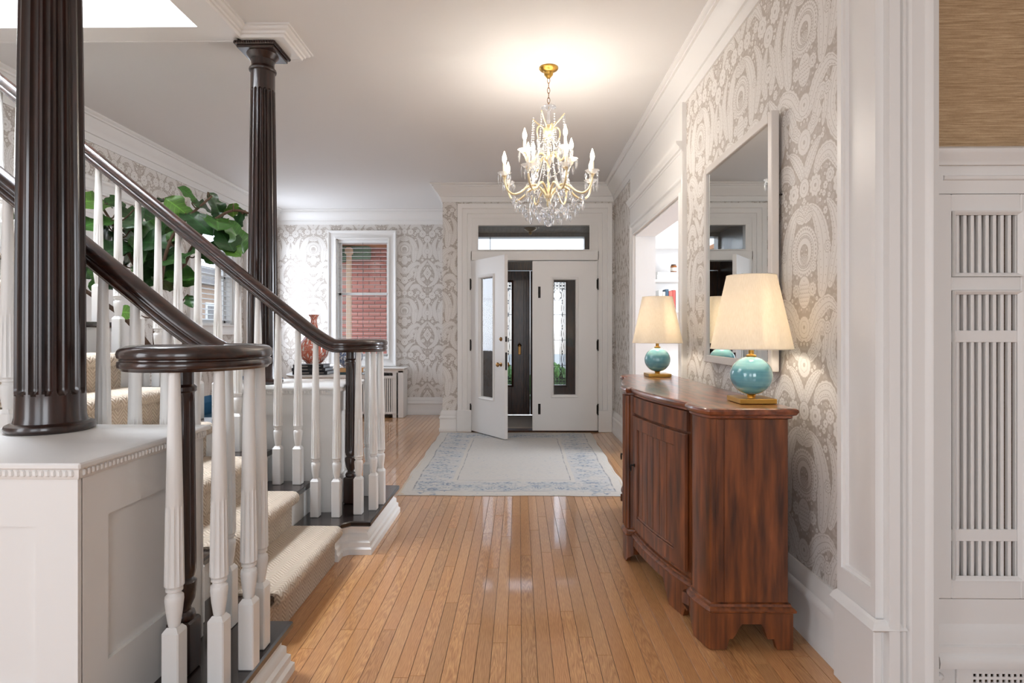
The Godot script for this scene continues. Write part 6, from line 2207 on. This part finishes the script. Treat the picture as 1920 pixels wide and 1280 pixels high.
var used_names := {}
func numbered(s: String) -> String:
	used_names[s] = used_names.get(s, -1) + 1
	return s if used_names[s] == 0 else "%s_%03d" % [s, used_names[s]]
func W(x: float, y: float, d: float) -> Vector3:
	return Vector3(x, y, -d)
func bx(mb: MB, x0: float, x1: float, y0: float, y1: float, d0: float, d1: float, bev := 0.0) -> void:
	mb.box(Vector3(x0, y0, -d0), Vector3(x1, y1, -d1), bev)
func path3(pts: Array) -> PackedVector3Array:
	var p := PackedVector3Array()
	for q in pts:
		p.append(W(q[0], q[1], q[2]))
	return p
func prof(pts: Array) -> PackedVector2Array:
	var p := PackedVector2Array()
	for q in pts:
		p.append(Vector2(q[0], q[1]))
	return p
func lp(pts: Array) -> Array:
	var p := []
	for q in pts:
		p.append(Vector2(q[0], q[1]))
	return p
func spline(pts: Array, k := 8) -> PackedVector3Array:
	var out := PackedVector3Array()
	for i in pts.size() - 1:
		for j in k:
			out.append(pts[i].cubic_interpolate(pts[i + 1], pts[maxi(i - 1, 0)], pts[mini(i + 2, pts.size() - 1)], float(j) / k))
	out.append(pts[pts.size() - 1])
	return out
func set_tags(o: Node, label := "", category := "", group := "", kind := "") -> void:
	if label: o.set_meta("label", label)
	if category: o.set_meta("category", category)
	if group: o.set_meta("group", group)
	if kind: o.set_meta("kind", kind)
func thing(called: String, at: Vector3, label: String, category: String, group := "", turn := 0.0) -> Node3D:
	var o := Node3D.new()
	o.name = numbered(called)
	add_child(o)
	o.position = at
	o.rotation.y = turn
	set_tags(o, label, category, group)
	return o
func inst(parent: Node, called: String, m: Mesh, material: Material, xf := Transform3D()) -> MeshInstance3D:
	var o := MeshInstance3D.new()
	o.name = numbered(called) if parent == self else called
	o.mesh = m
	o.material_override = material
	o.transform = xf
	parent.add_child(o, true)
	return o
# a part whose shape was written in world coordinates
func part(parent: Node, called: String, mb: MB, material: Material) -> MeshInstance3D:
	var off := Vector3.ZERO
	var p := parent
	while p != self:
		off += (p as Node3D).position
		p = p.get_parent()
	return inst(parent, called, mb.mesh(off), material)
# a piece of the room in one mesh
func struct(called: String, mb: MB, material: Material, label: String, category: String) -> MeshInstance3D:
	var o := inst(self, called, mb.mesh(), material)
	set_tags(o, label, category, "", "structure")
	return o
func struct_node(called: String, label: String, category: String, at := Vector3.ZERO, turn := 0.0) -> Node3D:
	var o := thing(called, at, label, category, "", turn)
	o.set_meta("kind", "structure")
	return o
func mat(col: Color, rough := 0.5, extra := {}) -> StandardMaterial3D:
	var m := StandardMaterial3D.new()
	m.albedo_color = col
	m.roughness = rough
	for k in extra:
		m.set(k, extra[k])
	return m
func c8(r: int, g: int, b: int, a := 255) -> Color:
	return Color8(r, g, b, a)
func noise_tex(seed_: int, freq: float, ramp: Array, w := 512, h := 512, kind := FastNoiseLite.TYPE_SIMPLEX_SMOOTH, oct := 4) -> NoiseTexture2D:
	var f := FastNoiseLite.new()
	f.seed = seed_
	f.noise_type = kind
	f.frequency = freq
	f.fractal_octaves = oct
	var t := NoiseTexture2D.new()
	t.width = w
	t.height = h
	t.seamless = true
	t.noise = f
	if ramp:
		var g := Gradient.new()
		var offs := PackedFloat32Array()
		var cols := PackedColorArray()
		for r in ramp:
			offs.append(r[0]); cols.append(r[1])
		g.offsets = offs
		g.colors = cols
		t.color_ramp = g
	return t
func tri_mat(tex: Texture2D, scale_: Vector3, rough := 0.5, extra := {}, world := true) -> StandardMaterial3D:
	var m := mat(Color.WHITE, rough, {"albedo_texture": tex, "uv1_triplanar": true, "uv1_world_triplanar": world, "uv1_scale": scale_, "uv1_triplanar_sharpness": 8.0})
	for k in extra:
		m.set(k, extra[k])
	return m
